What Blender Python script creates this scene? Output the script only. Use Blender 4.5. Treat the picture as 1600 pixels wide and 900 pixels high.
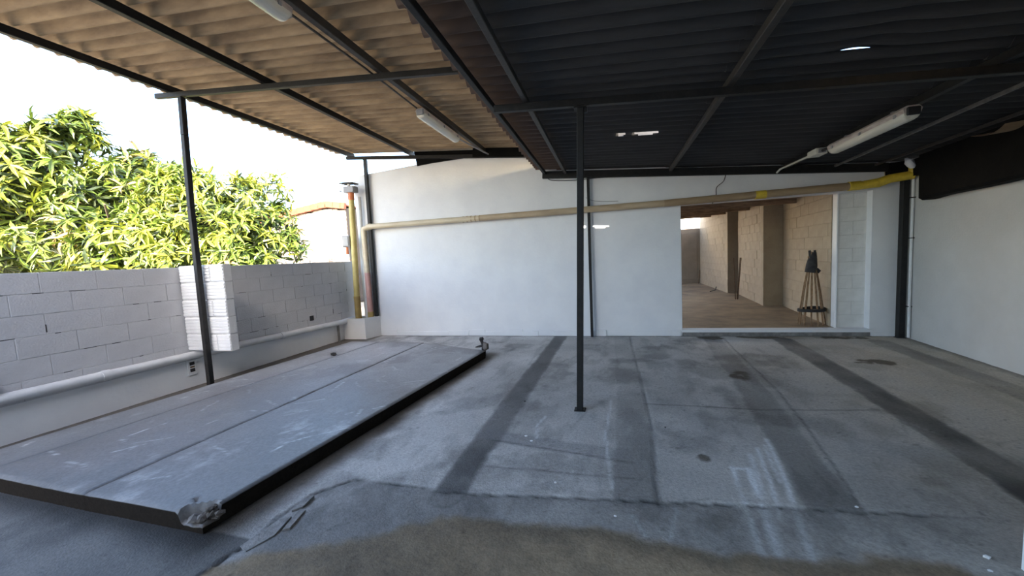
import bpy, bmesh, math, random
import numpy as np
from mathutils import Matrix, Vector, Euler

for _o in list(bpy.data.objects):
    bpy.data.objects.remove(_o, do_unlink=True)
SC = bpy.context.scene
COL = SC.collection
R = math.radians
RNG = random.Random(7)

# ------------------------------------------------------------------ camera
def make_camera():
    yaw, pitch, roll = R(15.4718), R(4.669), R(-2.962)
    F = Vector((-math.sin(yaw), math.cos(yaw), 0)); Rt = Vector((math.cos(yaw), math.sin(yaw), 0)); U = Vector((0, 0, 1))
    F2 = F * math.cos(pitch) - U * math.sin(pitch); U2 = U * math.cos(pitch) + F * math.sin(pitch)
    R3 = Rt * math.cos(roll) + U2 * math.sin(roll); U3 = U2 * math.cos(roll) - Rt * math.sin(roll)
    cd = bpy.data.cameras.new('camera'); co = bpy.data.objects.new('camera', cd); COL.objects.link(co)
    m = Matrix((R3, U3, -F2)).transposed().to_4x4(); m.translation = (0, 0, 1.42)
    co.matrix_world = m
    cd.sensor_width = 36; cd.lens = 580 * 36 / 1600; cd.clip_start = .05; cd.clip_end = 500
    SC.camera = co
make_camera()

# ------------------------------------------------------------------ sky, sun, exposure
SUN_DIR = Vector((-.57, 1.78, -.89)).normalized()          # the way the light travels
w = bpy.data.worlds.new('sky'); SC.world = w; w.use_nodes = True
nt = w.node_tree; nt.nodes.clear()
sky = nt.nodes.new('ShaderNodeTexSky'); sky.sky_type = 'NISHITA'; sky.sun_disc = False
sky.sun_elevation = R(25.5); sky.sun_rotation = R(162); sky.air_density = 1.0; sky.dust_density = 2.4; sky.ozone_density = 1.0
bg = nt.nodes.new('ShaderNodeBackground'); bg.inputs[1].default_value = .55
out = nt.nodes.new('ShaderNodeOutputWorld')
nt.links.new(sky.outputs[0], bg.inputs[0]); nt.links.new(bg.outputs[0], out.inputs[0])
sl = bpy.data.lights.new('sun', 'SUN'); sl.energy = 9.0; sl.angle = R(.6); sl.color = (1, .9, .76)
so = bpy.data.objects.new('sun', sl); COL.objects.link(so)
so.rotation_euler = SUN_DIR.to_track_quat('-Z', 'Y').to_euler(); so.location = (4, -12, 9)
SC.view_settings.view_transform = 'Standard'; SC.view_settings.look = 'None'
SC.view_settings.gamma = 1; SC.view_settings.use_curve_mapping = False
SC.view_settings.exposure = 1.32
SC.cycles.diffuse_bounces = 6; SC.cycles.max_bounces = 10
SC.cycles.use_denoising = True

# ------------------------------------------------------------------ materials
MATS = {}
def mat(name, col, rough=.7, col2=None, nscale=6, bump=0.0, bscale=60, metal=0, spec=.5, objrand=0.0, detail=4, stretch=None):
    if name in MATS: return MATS[name]
    m = bpy.data.materials.new(name); m.use_nodes = True; t = m.node_tree; N = t.nodes; L = t.links
    p = N['Principled BSDF']; p.inputs['Roughness'].default_value = rough; p.inputs['Metallic'].default_value = metal
    p.inputs['Specular IOR Level'].default_value = spec
    tc = N.new('ShaderNodeTexCoord'); vec = tc.outputs['Object']
    if stretch:
        mp = N.new('ShaderNodeMapping'); mp.inputs['Scale'].default_value = stretch; L.new(vec, mp.inputs[0]); vec = mp.outputs[0]
    c2 = col2 or tuple(x * .82 for x in col)
    n = N.new('ShaderNodeTexNoise'); n.inputs['Scale'].default_value = nscale; n.inputs['Detail'].default_value = detail; n.inputs['Roughness'].default_value = .62
    L.new(vec, n.inputs['Vector'])
    cr = N.new('ShaderNodeValToRGB'); cr.color_ramp.elements[0].position = .34; cr.color_ramp.elements[1].position = .66
    cr.color_ramp.elements[0].color = (*c2, 1); cr.color_ramp.elements[1].color = (*col, 1)
    L.new(n.outputs[0], cr.inputs[0]); c = cr.outputs[0]
    if objrand:
        oi = N.new('ShaderNodeObjectInfo'); hs = N.new('ShaderNodeHueSaturation')
        mr = N.new('ShaderNodeMapRange'); mr.inputs[3].default_value = 1 - objrand; mr.inputs[4].default_value = 1 + objrand
        L.new(oi.outputs['Random'], mr.inputs[0]); L.new(mr.outputs[0], hs.inputs['Value']); L.new(c, hs.inputs['Color']); c = hs.outputs[0]
    L.new(c, p.inputs['Base Color'])
    if bump:
        b = N.new('ShaderNodeBump'); b.inputs['Strength'].default_value = bump; b.inputs['Distance'].default_value = .01
        n2 = N.new('ShaderNodeTexNoise'); n2.inputs['Scale'].default_value = bscale; n2.inputs['Detail'].default_value = 5
        L.new(vec, n2.inputs['Vector']); L.new(n2.outputs[0], b.inputs['Height']); L.new(b.outputs[0], p.inputs['Normal'])
    MATS[name] = m; return m

def attr_mat(name, rough_from_alpha=True, grain=.25, bump=.35, bscale=90, spec=.5):
    m = bpy.data.materials.new(name); m.use_nodes = True; t = m.node_tree; N = t.nodes; L = t.links
    p = N['Principled BSDF']; p.inputs['Specular IOR Level'].default_value = spec
    a = N.new('ShaderNodeAttribute'); a.attribute_name = 'Col'
    tc = N.new('ShaderNodeTexCoord')
    n = N.new('ShaderNodeTexNoise'); n.inputs['Scale'].default_value = 45; n.inputs['Detail'].default_value = 6; n.inputs['Roughness'].default_value = .7
    L.new(tc.outputs['Object'], n.inputs['Vector'])
    mr = N.new('ShaderNodeMapRange'); mr.inputs[1].default_value = .3; mr.inputs[2].default_value = .7
    mr.inputs[3].default_value = 1 - grain; mr.inputs[4].default_value = 1 + grain; L.new(n.outputs[0], mr.inputs[0])
    mx = N.new('ShaderNodeMix'); mx.data_type = 'RGBA'; mx.blend_type = 'MULTIPLY'; mx.inputs[0].default_value = 1
    L.new(a.outputs['Color'], mx.inputs[6]); L.new(mr.outputs[0], mx.inputs[7]); L.new(mx.outputs[2], p.inputs['Base Color'])
    L.new(a.outputs['Alpha'], p.inputs['Roughness'])
    ms = N.new('ShaderNodeMapRange'); ms.inputs[1].default_value = .8; ms.inputs[2].default_value = 1; ms.inputs[3].default_value = spec; ms.inputs[4].default_value = .02
    L.new(a.outputs['Alpha'], ms.inputs[0]); L.new(ms.outputs[0], p.inputs['Specular IOR Level'])
    b = N.new('ShaderNodeBump'); b.inputs['Strength'].default_value = bump; b.inputs['Distance'].default_value = .006
    n2 = N.new('ShaderNodeTexNoise'); n2.inputs['Scale'].default_value = bscale; n2.inputs['Detail'].default_value = 6
    L.new(tc.outputs['Object'], n2.inputs['Vector']); L.new(n2.outputs[0], b.inputs['Height']); L.new(b.outputs[0], p.inputs['Normal'])
    MATS[name] = m; return m

M_white = mat('white_paint', (.80, .81, .82), .62, (.74, .75, .77), 2.2, .25, 28)
M_block = mat('painted_block', (.56, .56, .575), .7, (.50, .50, .515), 3, .5, 55, objrand=.02)
M_joint = mat('block_joint', (.66, .66, .67), .85, (.40, .39, .38), 9, .6, 60)
M_warmlit = mat('warmlit_block', (.40, .335, .24), .75, (.34, .28, .20), 4, .4, 55, objrand=.04)  # white room walls, with warm dim light put into the colour
M_warmlitj = mat('warmlit_joint', (.35, .29, .21), .85, (.22, .18, .13), 8, .5, 60)
M_black = mat('black_steel', (.010, .010, .010), .55, (.018, .017, .0165), 18, .15, 50, spec=.3)
M_blackmatt = mat('black_membrane', (.005, .005, .005), .8, (.008, .0076, .007), 8, .4, 25, spec=.08)
M_purlin = mat('dark_purlin', (.024, .022, .021), .55, (.042, .035, .03), 14, .2, 40)
M_greyline = mat('galvanised_strip', (.16, .15, .14), .5, (.09, .085, .08), 20)
M_pvcY = mat('yellow_pvc', (.62, .52, .20), .45, (.50, .40, .13), 7)
M_pvcYd = mat('ochre_pvc', (.45, .32, .10), .55, (.33, .23, .08), 9)
M_pvcC = mat('cream_pvc', (.66, .58, .42), .42, (.55, .46, .32), 4, stretch=(.6, 3, 3))
M_pvcB = mat('tan_pvc', (.40, .29, .17), .5, (.29, .20, .12), 5, stretch=(.6, 3, 3))
M_pvcP = mat('pink_pvc', (.62, .36, .31), .5, (.52, .29, .25), 8)
M_pvcO = mat('orange_pvc', (.62, .19, .07), .5)
M_pvcW = mat('white_pvc', (.72, .73, .74), .5, (.62, .63, .64), 6, .1)
M_yellow = mat('bright_yellow', (.70, .52, .05), .5, (.55, .38, .04), 20)
M_grey = mat('grey_plastic', (.30, .30, .31), .6)
M_lamp = mat('lamp_housing', (.55, .50, .46), .5, (.36, .29, .26), 9, stretch=(3, 1, 3))
M_diff = mat('lamp_diffuser', (.66, .65, .58), .22, (.58, .56, .48), 6, .2, 40, stretch=(6, .5, 6))
M_rust = mat('rusty_steel', (.19, .115, .06), .75, (.09, .055, .03), 22, .3, 60)
M_rodtan = mat('tan_rust', (.30, .19, .10), .75, (.17, .10, .05), 22, .3, 60)
M_rubber = mat('black_rubber', (.014, .013, .013), .7)
M_rag = mat('dark_scrap', (.045, .04, .038), .8, (.015, .014, .014), 16, .4, 40)
M_ragp = mat('pale_scrap', (.20, .18, .165), .85, (.10, .09, .085), 16, .4, 40)
M_conc = mat('raw_concrete', (.27, .26, .25), .9, (.15, .145, .14), 14, .7, 50)
M_dirt = mat('dirt', (.11, .09, .075), .95, (.06, .05, .04), 20, .8, 60)
M_roomfloor = mat('brown_screed', (.33, .235, .135), .75, (.17, .12, .072), 2.2, .3, 40)
M_wood = mat('old_timber', (.34, .24, .16), .8, (.17, .11, .075), 6, .3, 30, stretch=(1, 6, 6))
M_ground = mat('outside_earth', (.42, .36, .27), .95, (.33, .28, .21), .8)
M_tile = mat('terracotta', (.30, .095, .05), .8, (.22, .07, .04), 5, .3, 30, objrand=.15)
M_brick = mat('pale_brick', (.46, .40, .34), .85, (.36, .30, .25), 3, .3, 40)
M_mortar = mat('mortar', (.05, .04, .034), .9)
M_bark = mat('bark', (.13, .10, .075), .95, (.07, .055, .04), 8, .8, 20)
M_panel = mat('brown_panel', (.27, .22, .165), .6, (.22, .18, .13), 3)

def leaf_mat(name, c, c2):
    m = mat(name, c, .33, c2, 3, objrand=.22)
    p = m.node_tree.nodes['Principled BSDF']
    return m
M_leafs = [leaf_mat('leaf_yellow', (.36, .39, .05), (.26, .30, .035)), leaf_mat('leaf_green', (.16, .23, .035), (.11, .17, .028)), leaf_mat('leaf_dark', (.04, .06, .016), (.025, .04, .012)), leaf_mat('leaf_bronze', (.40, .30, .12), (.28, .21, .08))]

def sheet_mat(name, col, col2, brown=None):
    """fibre cement sheet; brown = (x0, x1, colour) adds a rust-brown unpainted margin"""
    m = mat(name, col, .78, col2, 3.5, .3, 40, objrand=.10, stretch=(.5, 2, 2))
    if brown:
        t = m.node_tree; N = t.nodes; L = t.links; p = N['Principled BSDF']
        src = p.inputs['Base Color'].links[0].from_socket
        g = N.new('ShaderNodeNewGeometry'); s = N.new('ShaderNodeSeparateXYZ'); L.new(g.outputs['Position'], s.inputs[0])
        n = N.new('ShaderNodeTexNoise'); n.inputs['Scale'].default_value = 5; L.new(g.outputs['Position'], n.inputs['Vector'])
        ma = N.new('ShaderNodeMath'); ma.operation = 'MULTIPLY_ADD'; ma.inputs[1].default_value = .16; L.new(n.outputs[0], ma.inputs[0]); L.new(s.outputs[0], ma.inputs[2])
        mr = N.new('ShaderNodeMapRange'); mr.inputs[1].default_value = brown[0] + .08; mr.inputs[2].default_value = brown[1] + .08; mr.inputs[3].default_value = 1; mr.inputs[4].default_value = 0
        L.new(ma.outputs[0], mr.inputs[0])
        mx = N.new('ShaderNodeMix'); mx.data_type = 'RGBA'; L.new(mr.outputs[0], mx.inputs[0]); L.new(src, mx.inputs[6]); mx.inputs[7].default_value = (*brown[2], 1)
        L.new(mx.outputs[2], p.inputs['Base Color'])
    return m
M_sheetL = sheet_mat('weathered_sheet', (.44, .315, .185), (.23, .155, .09))
M_sheetR = sheet_mat('black_painted_sheet', (.040, .039, .040), (.026, .026, .027), (-.82, -.70, (.10, .062, .045)))

# ------------------------------------------------------------------ mesh helpers
class MB:
    def __init__(s): s.v = []; s.f = []; s.mi = []; s.mats = []
    def _m(s, m):
        if m not in s.mats: s.mats.append(m)
        return s.mats.index(m)
    def add(s, vs, fs, m):
        k = len(s.v); i = s._m(m); s.v += [tuple(x) for x in vs]; s.f += [tuple(a + k for a in f) for f in fs]; s.mi += [i] * len(fs)
        return s
    def box(s, a, b, m, M=None, ch=0.0):
        x0, y0, z0 = a; x1, y1, z1 = b
        if x0 > x1: x0, x1 = x1, x0
        if y0 > y1: y0, y1 = y1, y0
        if z0 > z1: z0, z1 = z1, z0
        if ch <= 0:
            vs = [(x0, y0, z0), (x1, y0, z0), (x1, y1, z0), (x0, y1, z0), (x0, y0, z1), (x1, y0, z1), (x1, y1, z1), (x0, y1, z1)]
            fs = [(0, 3, 2, 1), (4, 5, 6, 7), (0, 1, 5, 4), (1, 2, 6, 5), (2, 3, 7, 6), (3, 0, 4, 7)]
        else:
            bm = bmesh.new(); bmesh.ops.create_cube(bm, size=1)
            for q in bm.verts: q.co = Vector(((x0 + x1) / 2 + q.co.x * (x1 - x0), (y0 + y1) / 2 + q.co.y * (y1 - y0), (z0 + z1) / 2 + q.co.z * (z1 - z0)))
            bmesh.ops.bevel(bm, geom=bm.edges[:], offset=ch, segments=1, affect='EDGES', clamp_overlap=True)
            bm.verts.index_update(); vs = [q.co.copy() for q in bm.verts]; fs = [[q.index for q in f.verts] for f in bm.faces]; bm.free()
        if M is not None: vs = [M @ Vector(q) for q in vs]
        return s.add(vs, fs, m)
    def bar(s, p, q, w, h, m, ch=0.0, up=(0, 0, 1), roll=0):
        """rectangular bar from p to q, w across, h along up"""
        p, q = Vector(p), Vector(q); d = (q - p); L = d.length; d.normalize(); u = Vector(up)
        if abs(d.dot(u)) > .98: u = Vector((0, 1, 0))
        x = d.cross(u).normalized(); u = x.cross(d)
        M = Matrix((x, d, u)).transposed().to_4x4(); M.translation = p
        if roll: M = M @ Matrix.Rotation(roll, 4, 'Y')
        return s.box((-w / 2, 0, -h / 2), (w / 2, L, h / 2), m, M, ch)
    def tube(s, pts, r, m, n=10, cap=True):
        pts = [Vector(p) for p in pts]; rs = r if isinstance(r, (list, tuple)) else [r] * len(pts)
        vs = []; fs = []; ref = None
        for i, p in enumerate(pts):
            d = (pts[min(i + 1, len(pts) - 1)] - pts[max(i - 1, 0)]).normalized()
            if ref is None: ref = Vector((0, 0, 1)) if abs(d.z) < .9 else Vector((1, 0, 0))
            x = d.cross(ref).normalized(); y = x.cross(d); ref = y
            for k in range(n):
                a = 2 * math.pi * k / n; vs.append(p + (x * math.cos(a) + y * math.sin(a)) * rs[i])
        for i in range(len(pts) - 1):
            for k in range(n):
                fs.append((i * n + k, i * n + (k + 1) % n, (i + 1) * n + (k + 1) % n, (i + 1) * n + k))
        if cap: fs.append(tuple(range(n))[::-1]); fs.append(tuple((len(pts) - 1) * n + k for k in range(n)))
        return s.add(vs, fs, m)
    def prism(s, poly, z0, z1, m, z1f=None):
        n = len(poly); vs = [(x, y, z0) for x, y in poly] + [(x, y, z1 if z1f is None else z1f(x, y)) for x, y in poly]
        fs = [tuple(range(n))[::-1], tuple(range(n, 2 * n))] + [(i, (i + 1) % n, n + (i + 1) % n, n + i) for i in range(n)]
        return s.add(vs, fs, m)
    def mesh(s, name, smooth=False):
        me = bpy.data.meshes.new(name); me.from_pydata(s.v, [], s.f)
        for m in s.mats: me.materials.append(m)
        me.polygons.foreach_set('material_index', s.mi)
        bm = bmesh.new(); bm.from_mesh(me); bmesh.ops.recalc_face_normals(bm, faces=bm.faces[:]); bm.to_mesh(me); bm.free()
        if smooth:
            me.polygons.foreach_set('use_smooth', [True] * len(me.polygons))
            try: me.set_sharp_from_angle(angle=R(40))
            except Exception: pass
        me.update(); return me
    def build(s, name, parent=None, smooth=False):
        return link(name, s.mesh(name, smooth), parent)

def link(name, me, parent=None, M=None):
    o = bpy.data.objects.new(name, me); COL.objects.link(o)
    if parent is not None: o.parent = parent
    if M is not None: o.matrix_local = M
    return o
def empty(name): return link(name, None)
def tag(o, label=None, cat=None, group=None, kind=None):
    if label: o['label'] = label
    if cat: o['category'] = cat
    if group: o['group'] = group
    if kind: o['kind'] = kind
    return o
def struct(o): o['kind'] = 'structure'; return o
def ring_pts(c, r, n=24, ax='z'):
    return [(c[0] + r * math.cos(2 * math.pi * k / n), c[1] + r * math.sin(2 * math.pi * k / n), c[2]) for k in range(n + 1)]

# ------------------------------------------------------------------ numpy noise
def vnoise(x, y, seed=0):
    rs = np.random.RandomState(seed); T = rs.rand(256, 256)
    xi = np.floor(x).astype(int); yi = np.floor(y).astype(int); fx = x - xi; fy = y - yi
    fx = fx * fx * (3 - 2 * fx); fy = fy * fy * (3 - 2 * fy)
    g = lambda a, b: T[a % 256, b % 256]
    return (g(xi, yi) * (1 - fx) + g(xi + 1, yi) * fx) * (1 - fy) + (g(xi, yi + 1) * (1 - fx) + g(xi + 1, yi + 1) * fx) * fy
def fbm(x, y, s, seed=0, oct=5, gain=.55):
    t = 0; a = 1; n = 0
    for k in range(oct):
        t = t + a * vnoise(x * s * 2 ** k + 13.7 * k, y * s * 2 ** k + 7.1 * k, seed + k); n += a; a *= gain
    return t / n
def sstep(a, b, x):
    t = np.clip((x - a) / (b - a), 0, 1); return t * t * (3 - 2 * t)
def pl_dist(X, Y, pts):
    """distance to a polyline and the arc parameter (0..1)"""
    best = np.full(X.shape, 1e9); par = np.zeros(X.shape)
    n = len(pts) - 1
    for i in range(n):
        (ax, ay), (bx, by) = pts[i], pts[i + 1]; dx, dy = bx - ax, by - ay; q = dx * dx + dy * dy
        t = np.clip(((X - ax) * dx + (Y - ay) * dy) / q, 0, 1); d = np.hypot(X - ax - t * dx, Y - ay - t * dy)
        k = d < best; best[k] = d[k]; par[k] = (i + t[k]) / n
    return best, par
def grid_obj(name, xs, ys, Z, colour, m, parent=None, warp=None):
    nx, ny = len(xs), len(ys); X, Y = np.meshgrid(xs, ys)
    if warp: X, Y = warp(X, Y)
    V = np.stack([X, Y, Z], -1).reshape(-1, 3)
    i = np.arange(ny - 1)[:, None] * nx + np.arange(nx - 1)[None]; Fq = np.stack([i, i + 1, i + nx + 1, i + nx], -1).reshape(-1, 4)
    me = bpy.data.meshes.new(name); me.vertices.add(len(V)); me.vertices.foreach_set('co', V.ravel())
    me.loops.add(Fq.size); me.loops.foreach_set('vertex_index', Fq.ravel().astype(np.int32))
    me.polygons.add(len(Fq)); me.polygons.foreach_set('loop_start', np.arange(0, Fq.size, 4, dtype=np.int32))
    me.polygons.foreach_set('use_smooth', np.ones(len(Fq), bool))
    me.update(calc_edges=True)
    a = me.attributes.new('Col', 'FLOAT_COLOR', 'POINT'); a.data.foreach_set('color', np.ascontiguousarray(colour.reshape(-1, 4), dtype=np.float32).ravel())
    me.materials.append(m); return link(name, me, parent)

BY = lambda x: 6.395 + .0219 * (x + 4.42)          # front face of the back wall (not quite square to the yard)
ZL = lambda x: 3.53 - .098 * (x + 5.1)             # beams of the upper roof
ZR = lambda x: 2.76 - .079 * (x + 1.0)             # beams of the lower roof

# ------------------------------------------------------------------ floor
def lerp3(C, c, k):
    k = k[..., None]; return C * (1 - k) + np.array(c) * k
def build_floor():
    xs = np.arange(-5.25, 4.06, .018); ys = np.concatenate([np.arange(.7, 3.2, .016), np.arange(3.2, 6.62, .02)])
    X, Y = np.meshgrid(xs, ys)
    big = fbm(X, Y, .7, 1); mid = fbm(X, Y, 2.5, 11); fine = fbm(X, Y, 9, 21, 4); vfine = fbm(X, Y, 30, 31, 3)
    wob = (fbm(X, Y, 3, 41) - .5)
    C = np.ones(X.shape + (3,)) * np.array([.50, .485, .465])
    C *= (.34 + .68 * big + .62 * mid)[..., None]
    C *= (1 - .34 * sstep(.50, .66, fbm(X, Y, 2.1, 131)))[..., None]; C *= (1 - .22 * sstep(.55, .7, fbm(X * 1.0, Y * .35, 7, 141)))[..., None]
    C *= (1 - .22 * sstep(.6, 2.2, X) * sstep(3.6, 2.2, Y))[..., None]; Z_r = sstep(.5, .7, fbm(X, Y, 2.1, 131))
    rough = .62 + .2 * mid
    Z = (mid - .5) * .006 + (fine - .5) * (.003 + .006 * Z_r)
    # towards the right wall: grubbier concrete, browned to paint in warm bounce light
    C = lerp3(C, (.48, .40, .295), sstep(.8, 3.6, X + wob) * .6 * (.5 + mid))
    edge = [(-2.02, .6), (-1.93, 1.19), (-1.885, 1.42), (-1.915, 1.62), (-1.88, 1.80), (-1.71, 2.0), (-1.35, 2.0), (-1.03, 1.985), (-.5, 2.04), (.11, 2.12), (.7, 2.19), (1.19, 2.24), (1.71, 2.30), (2.4, 2.36), (4.2, 2.4)]
    ex = np.interp(Y, [p[1] for p in edge[:6]], [p[0] for p in edge[:6]]); ey = np.interp(X, [p[0] for p in edge[5:]], [p[1] for p in edge[5:]])
    jag = (fbm(X, Y, 14, 61, 3) - .5) * .05
    fore = (X + jag > ex) & (Y + jag * .5 < ey) & (Y < 2.45)
    # tyre-wide patches of darker concrete running to the back wall
    strips = [([(-1.02, 1.95), (-.98, 4.2), (-.93, 6.4)], .105, .85, 1, 0),
              ([(.09, 2.1), (.13, 4.2), (.11, 6.4)], .125, .42, .8, 3),
              ([(1.08, 2.15), (1.2, 3.2), (1.28, 4.0), (1.45, 6.4)], .12, .5, .9, 6),
              ([(2.16, 2.3), (2.2, 2.8), (2.3, 4.2), (2.39, 6.3)], .125, .95, 1, 9),
              ([(3.36, 3.6), (3.45, 4.4), (3.52, 6.2)], .12, .6, .9, 12)]
    for pts, hw, st, pat, sd in strips:
        d, t = pl_dist(X, Y, pts); d = d + (fine - .5) * .03 + (mid - .5) * .035
        k = 1 - sstep(hw - .025, hw + .02, d)
        k = k * np.where(fore, .12, 1)
        amount = st * np.clip(.25 + 1.5 * (fbm(X + sd, Y * .6 + sd, 1.6, 50 + sd) - .28) + .9 * (1 - sstep(.0, .35, t)), 0.12, 1) if sd else st * (.75 + .3 * mid)
        C = lerp3(C, (.030, .030, .032), k * amount)
        e = np.abs(d - hw); C *= (1 - .30 * np.exp(-(e / .010) ** 2) * st)[..., None]
        rough = rough - .06 * k
    # cross patch and saw-cut joints
    d, t = pl_dist(X, Y, [(-1.0, 2.74), (-.4, 2.64), (.05, 2.62)]); C = lerp3(C, (.13, .13, .14), (1 - sstep(.06, .10, d + wob * .06)) * .55 * (1 - t * .6))
    for pts, wd, dk in (([(.25, 3.56), (1.2, 3.56), (2.1, 3.68)], .012, .5), ([(-1.0, 2.66), (.1, 2.52)], .009, .5), ([(.2, 2.1), (.26, 3.2), (.24, 4.6), (.23, 6.4)], .010, .45),
                        ([(1.23, 2.25), (1.38, 3.1), (1.5, 4.0), (1.62, 6.4)], .010, .5), ([(-.88, 2.3), (.1, 2.33)], .008, .4)):
        d, t = pl_dist(X + wob * .03, Y + wob * .03, pts); k = np.exp(-(d / wd) ** 2); C *= (1 - dk * k)[..., None]; Z -= .004 * k
    # pale worn patches
    for cx, cy, rx, ry, a in ((1.75, 3.0, .35, .12, .35), (1.9, 4.2, .4, .12, .25), (-.4, 3.3, .5, .5, .18), (-1.4, 3.2, .35, .9, .28), (.6, 2.9, .4, .5, .15), (2.9, 5.6, .5, .3, .12)):
        k = np.exp(-(((X - cx) / rx) ** 2 + ((Y - cy) / ry) ** 2)) * a * (.4 + 1.2 * fine); C = lerp3(C, (.50, .50, .50), np.clip(k, 0, 1))
    # spilt white paint, dragged lines
    for pts, wd, a in (([(.70, 2.56), (.655, 2.1), (.58, 1.5), (.55, 1.2)], .012, .55), ([(.79, 2.56), (.73, 2.1), (.66, 1.6)], .013, .75), ([(.70, 2.56), (.79, 2.56)], .009, .6), ([(.93, 2.85), (.86, 2.4), (.80, 2.1)], .010, .45),
                       ([(1.04, 3.0), (.98, 2.6), (.90, 2.2), (.80, 1.7)], .012, .5), ([(.99, 2.9), (.92, 2.45)], .008, .4), ([(.86, 2.75), (.80, 2.4), (.72, 1.9)], .014, .35), ([(-.05, 2.2), (-.1, 2.9), (-.06, 3.6)], .008, .3),
                       ([(-.62, 2.74), (-.66, 2.95), (-.62, 3.15)], .008, .3), ([(.05, 2.0), (.16, 1.75)], .008, .25), ([(.3, 2.1), (.18, 1.7)], .007, .2)):
        d, t = pl_dist(X + wob * .02, Y, pts); k = np.exp(-(d / (wd * 1.25)) ** 2) * a * np.clip(fbm(X, Y, 6, 77) * 3.4 - .5, 0, 1) * 1.9; C = lerp3(C, (.74, .76, .78), np.clip(k, 0, 1))
    # random scratches
    rs = np.random.RandomState(5)
    for _ in range(110):
        x0, y0 = rs.uniform(-1.6, 3), rs.uniform(2.1, 6); a = rs.normal(1.57, .7); l = rs.uniform(.08, .4)
        d, t = pl_dist(X, Y, [(x0, y0), (x0 + l * math.cos(a), y0 + l * math.sin(a))]); k = np.exp(-(d / .007) ** 2)
        C = lerp3(C, (.4, .4, .4) if rs.rand() < .55 else (.05, .05, .05), k * rs.uniform(.12, .35))
    # brown dirt patches
    for cx, cy, rx, ry in ((1.30, 4.45, .13, .22), (2.9, 5.15, .26, .12), (2.12, 6.42, .4, .08), (1.4, 6.35, .3, .10), (3.1, 6.42, .5, .09), (.55, 2.65, .05, .06)):
        q = ((X - cx) / rx) ** 2 + ((Y - cy) / ry) ** 2 + (fine - .5) * 2.2 + (mid - .5) * 2; k = 1 - sstep(.45, 1.1, q)
        C = lerp3(C, (.085, .065, .045), k * .8); rough = rough + .2 * k; Z += .006 * k * fine
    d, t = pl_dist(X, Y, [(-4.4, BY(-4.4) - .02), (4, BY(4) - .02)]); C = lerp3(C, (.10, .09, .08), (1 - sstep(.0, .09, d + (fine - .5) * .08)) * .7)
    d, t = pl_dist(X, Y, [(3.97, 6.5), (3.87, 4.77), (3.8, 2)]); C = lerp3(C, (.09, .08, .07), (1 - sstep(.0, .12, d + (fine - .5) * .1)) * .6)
    # grime beside the slab and in the drain channel; front band includes painted shade
    d, t = pl_dist(X, Y, [(-2.15, 1.36), (-1.84, 5.1)]); C = lerp3(C, (.055, .043, .03), (1 - sstep(.03, .24, d + (mid - .5) * .15)) * .85)
    d, t = pl_dist(X, Y, [(-5.0, 1.37), (-2.2, 1.36)]); C = lerp3(C, (.04, .035, .03), (1 - sstep(.0, .20, d + (mid - .5) * .12)) * .8)
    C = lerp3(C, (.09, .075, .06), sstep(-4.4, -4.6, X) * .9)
    # foreground: older screed, a centimetre lower than the topping, with a ragged edge
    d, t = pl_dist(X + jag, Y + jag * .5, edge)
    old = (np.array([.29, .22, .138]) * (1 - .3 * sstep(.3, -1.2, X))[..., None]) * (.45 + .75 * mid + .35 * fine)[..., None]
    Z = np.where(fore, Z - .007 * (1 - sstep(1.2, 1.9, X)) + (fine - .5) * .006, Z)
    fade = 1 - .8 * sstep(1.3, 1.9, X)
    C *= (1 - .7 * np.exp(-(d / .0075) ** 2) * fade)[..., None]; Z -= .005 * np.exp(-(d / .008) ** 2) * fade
    # damp brown stain with its own outline along the bottom of the yard
    sy = np.interp(X, [-1.95, -.98, -.23, .38, .92, 1.4, 2.2], [1.25, 1.80, 1.86, 1.82, 1.86, 1.92, 1.7]) + (mid - .5) * .18 + (fine - .5) * .07
    side = (X > ex - .002) * (1 - sstep(1.5, 2.3, X + wob * .6))
    inn = sstep(-.02, .06, sy - Y) * side
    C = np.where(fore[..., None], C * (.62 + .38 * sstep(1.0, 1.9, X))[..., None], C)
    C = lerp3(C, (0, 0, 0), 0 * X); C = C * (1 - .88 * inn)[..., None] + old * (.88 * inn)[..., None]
    band = inn * (1 - sstep(.03, .22, sy - Y)) * sstep(-1.2, -.6, X)
    C = lerp3(C, (.10, .08, .058), np.clip(band * (.35 + .5 * mid), 0, .7)); rough = rough + .15 * inn
    # left of the ragged edge: brushed surface with fine ribs
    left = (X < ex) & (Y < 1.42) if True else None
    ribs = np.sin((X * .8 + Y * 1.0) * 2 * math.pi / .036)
    Z = np.where(left & (X < -2.5), Z + ribs * .0016, Z); C = np.where(left[..., None], C * .27, C)  # front-left colour darkened to stand in for weaker light
    # pinholes and grit
    C *= (1 - .4 * sstep(.76, .86, vfine))[..., None]
    C = np.clip(C, .01, .8); rough = np.clip(rough, .35, .95)
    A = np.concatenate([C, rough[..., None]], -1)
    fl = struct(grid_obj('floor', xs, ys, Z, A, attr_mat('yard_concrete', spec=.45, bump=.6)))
    # plain continuation out of the frame
    b = MB(); b.box((-5.25, -9, -.12), (4.06, .715, -.012), M_conc); struct(b.build('floor.001'))
build_floor()
b = MB(); b.box((-5.25, .6, -.3), (4.06, 6.7, -.03), M_conc); struct(b.build('floor.002'))

def zone_wall(name, mats, boxes, parent=None):
    b = MB()
    for a, c, m in boxes: b.box(a, c, m)
    return struct(b.build(name, parent))

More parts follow.
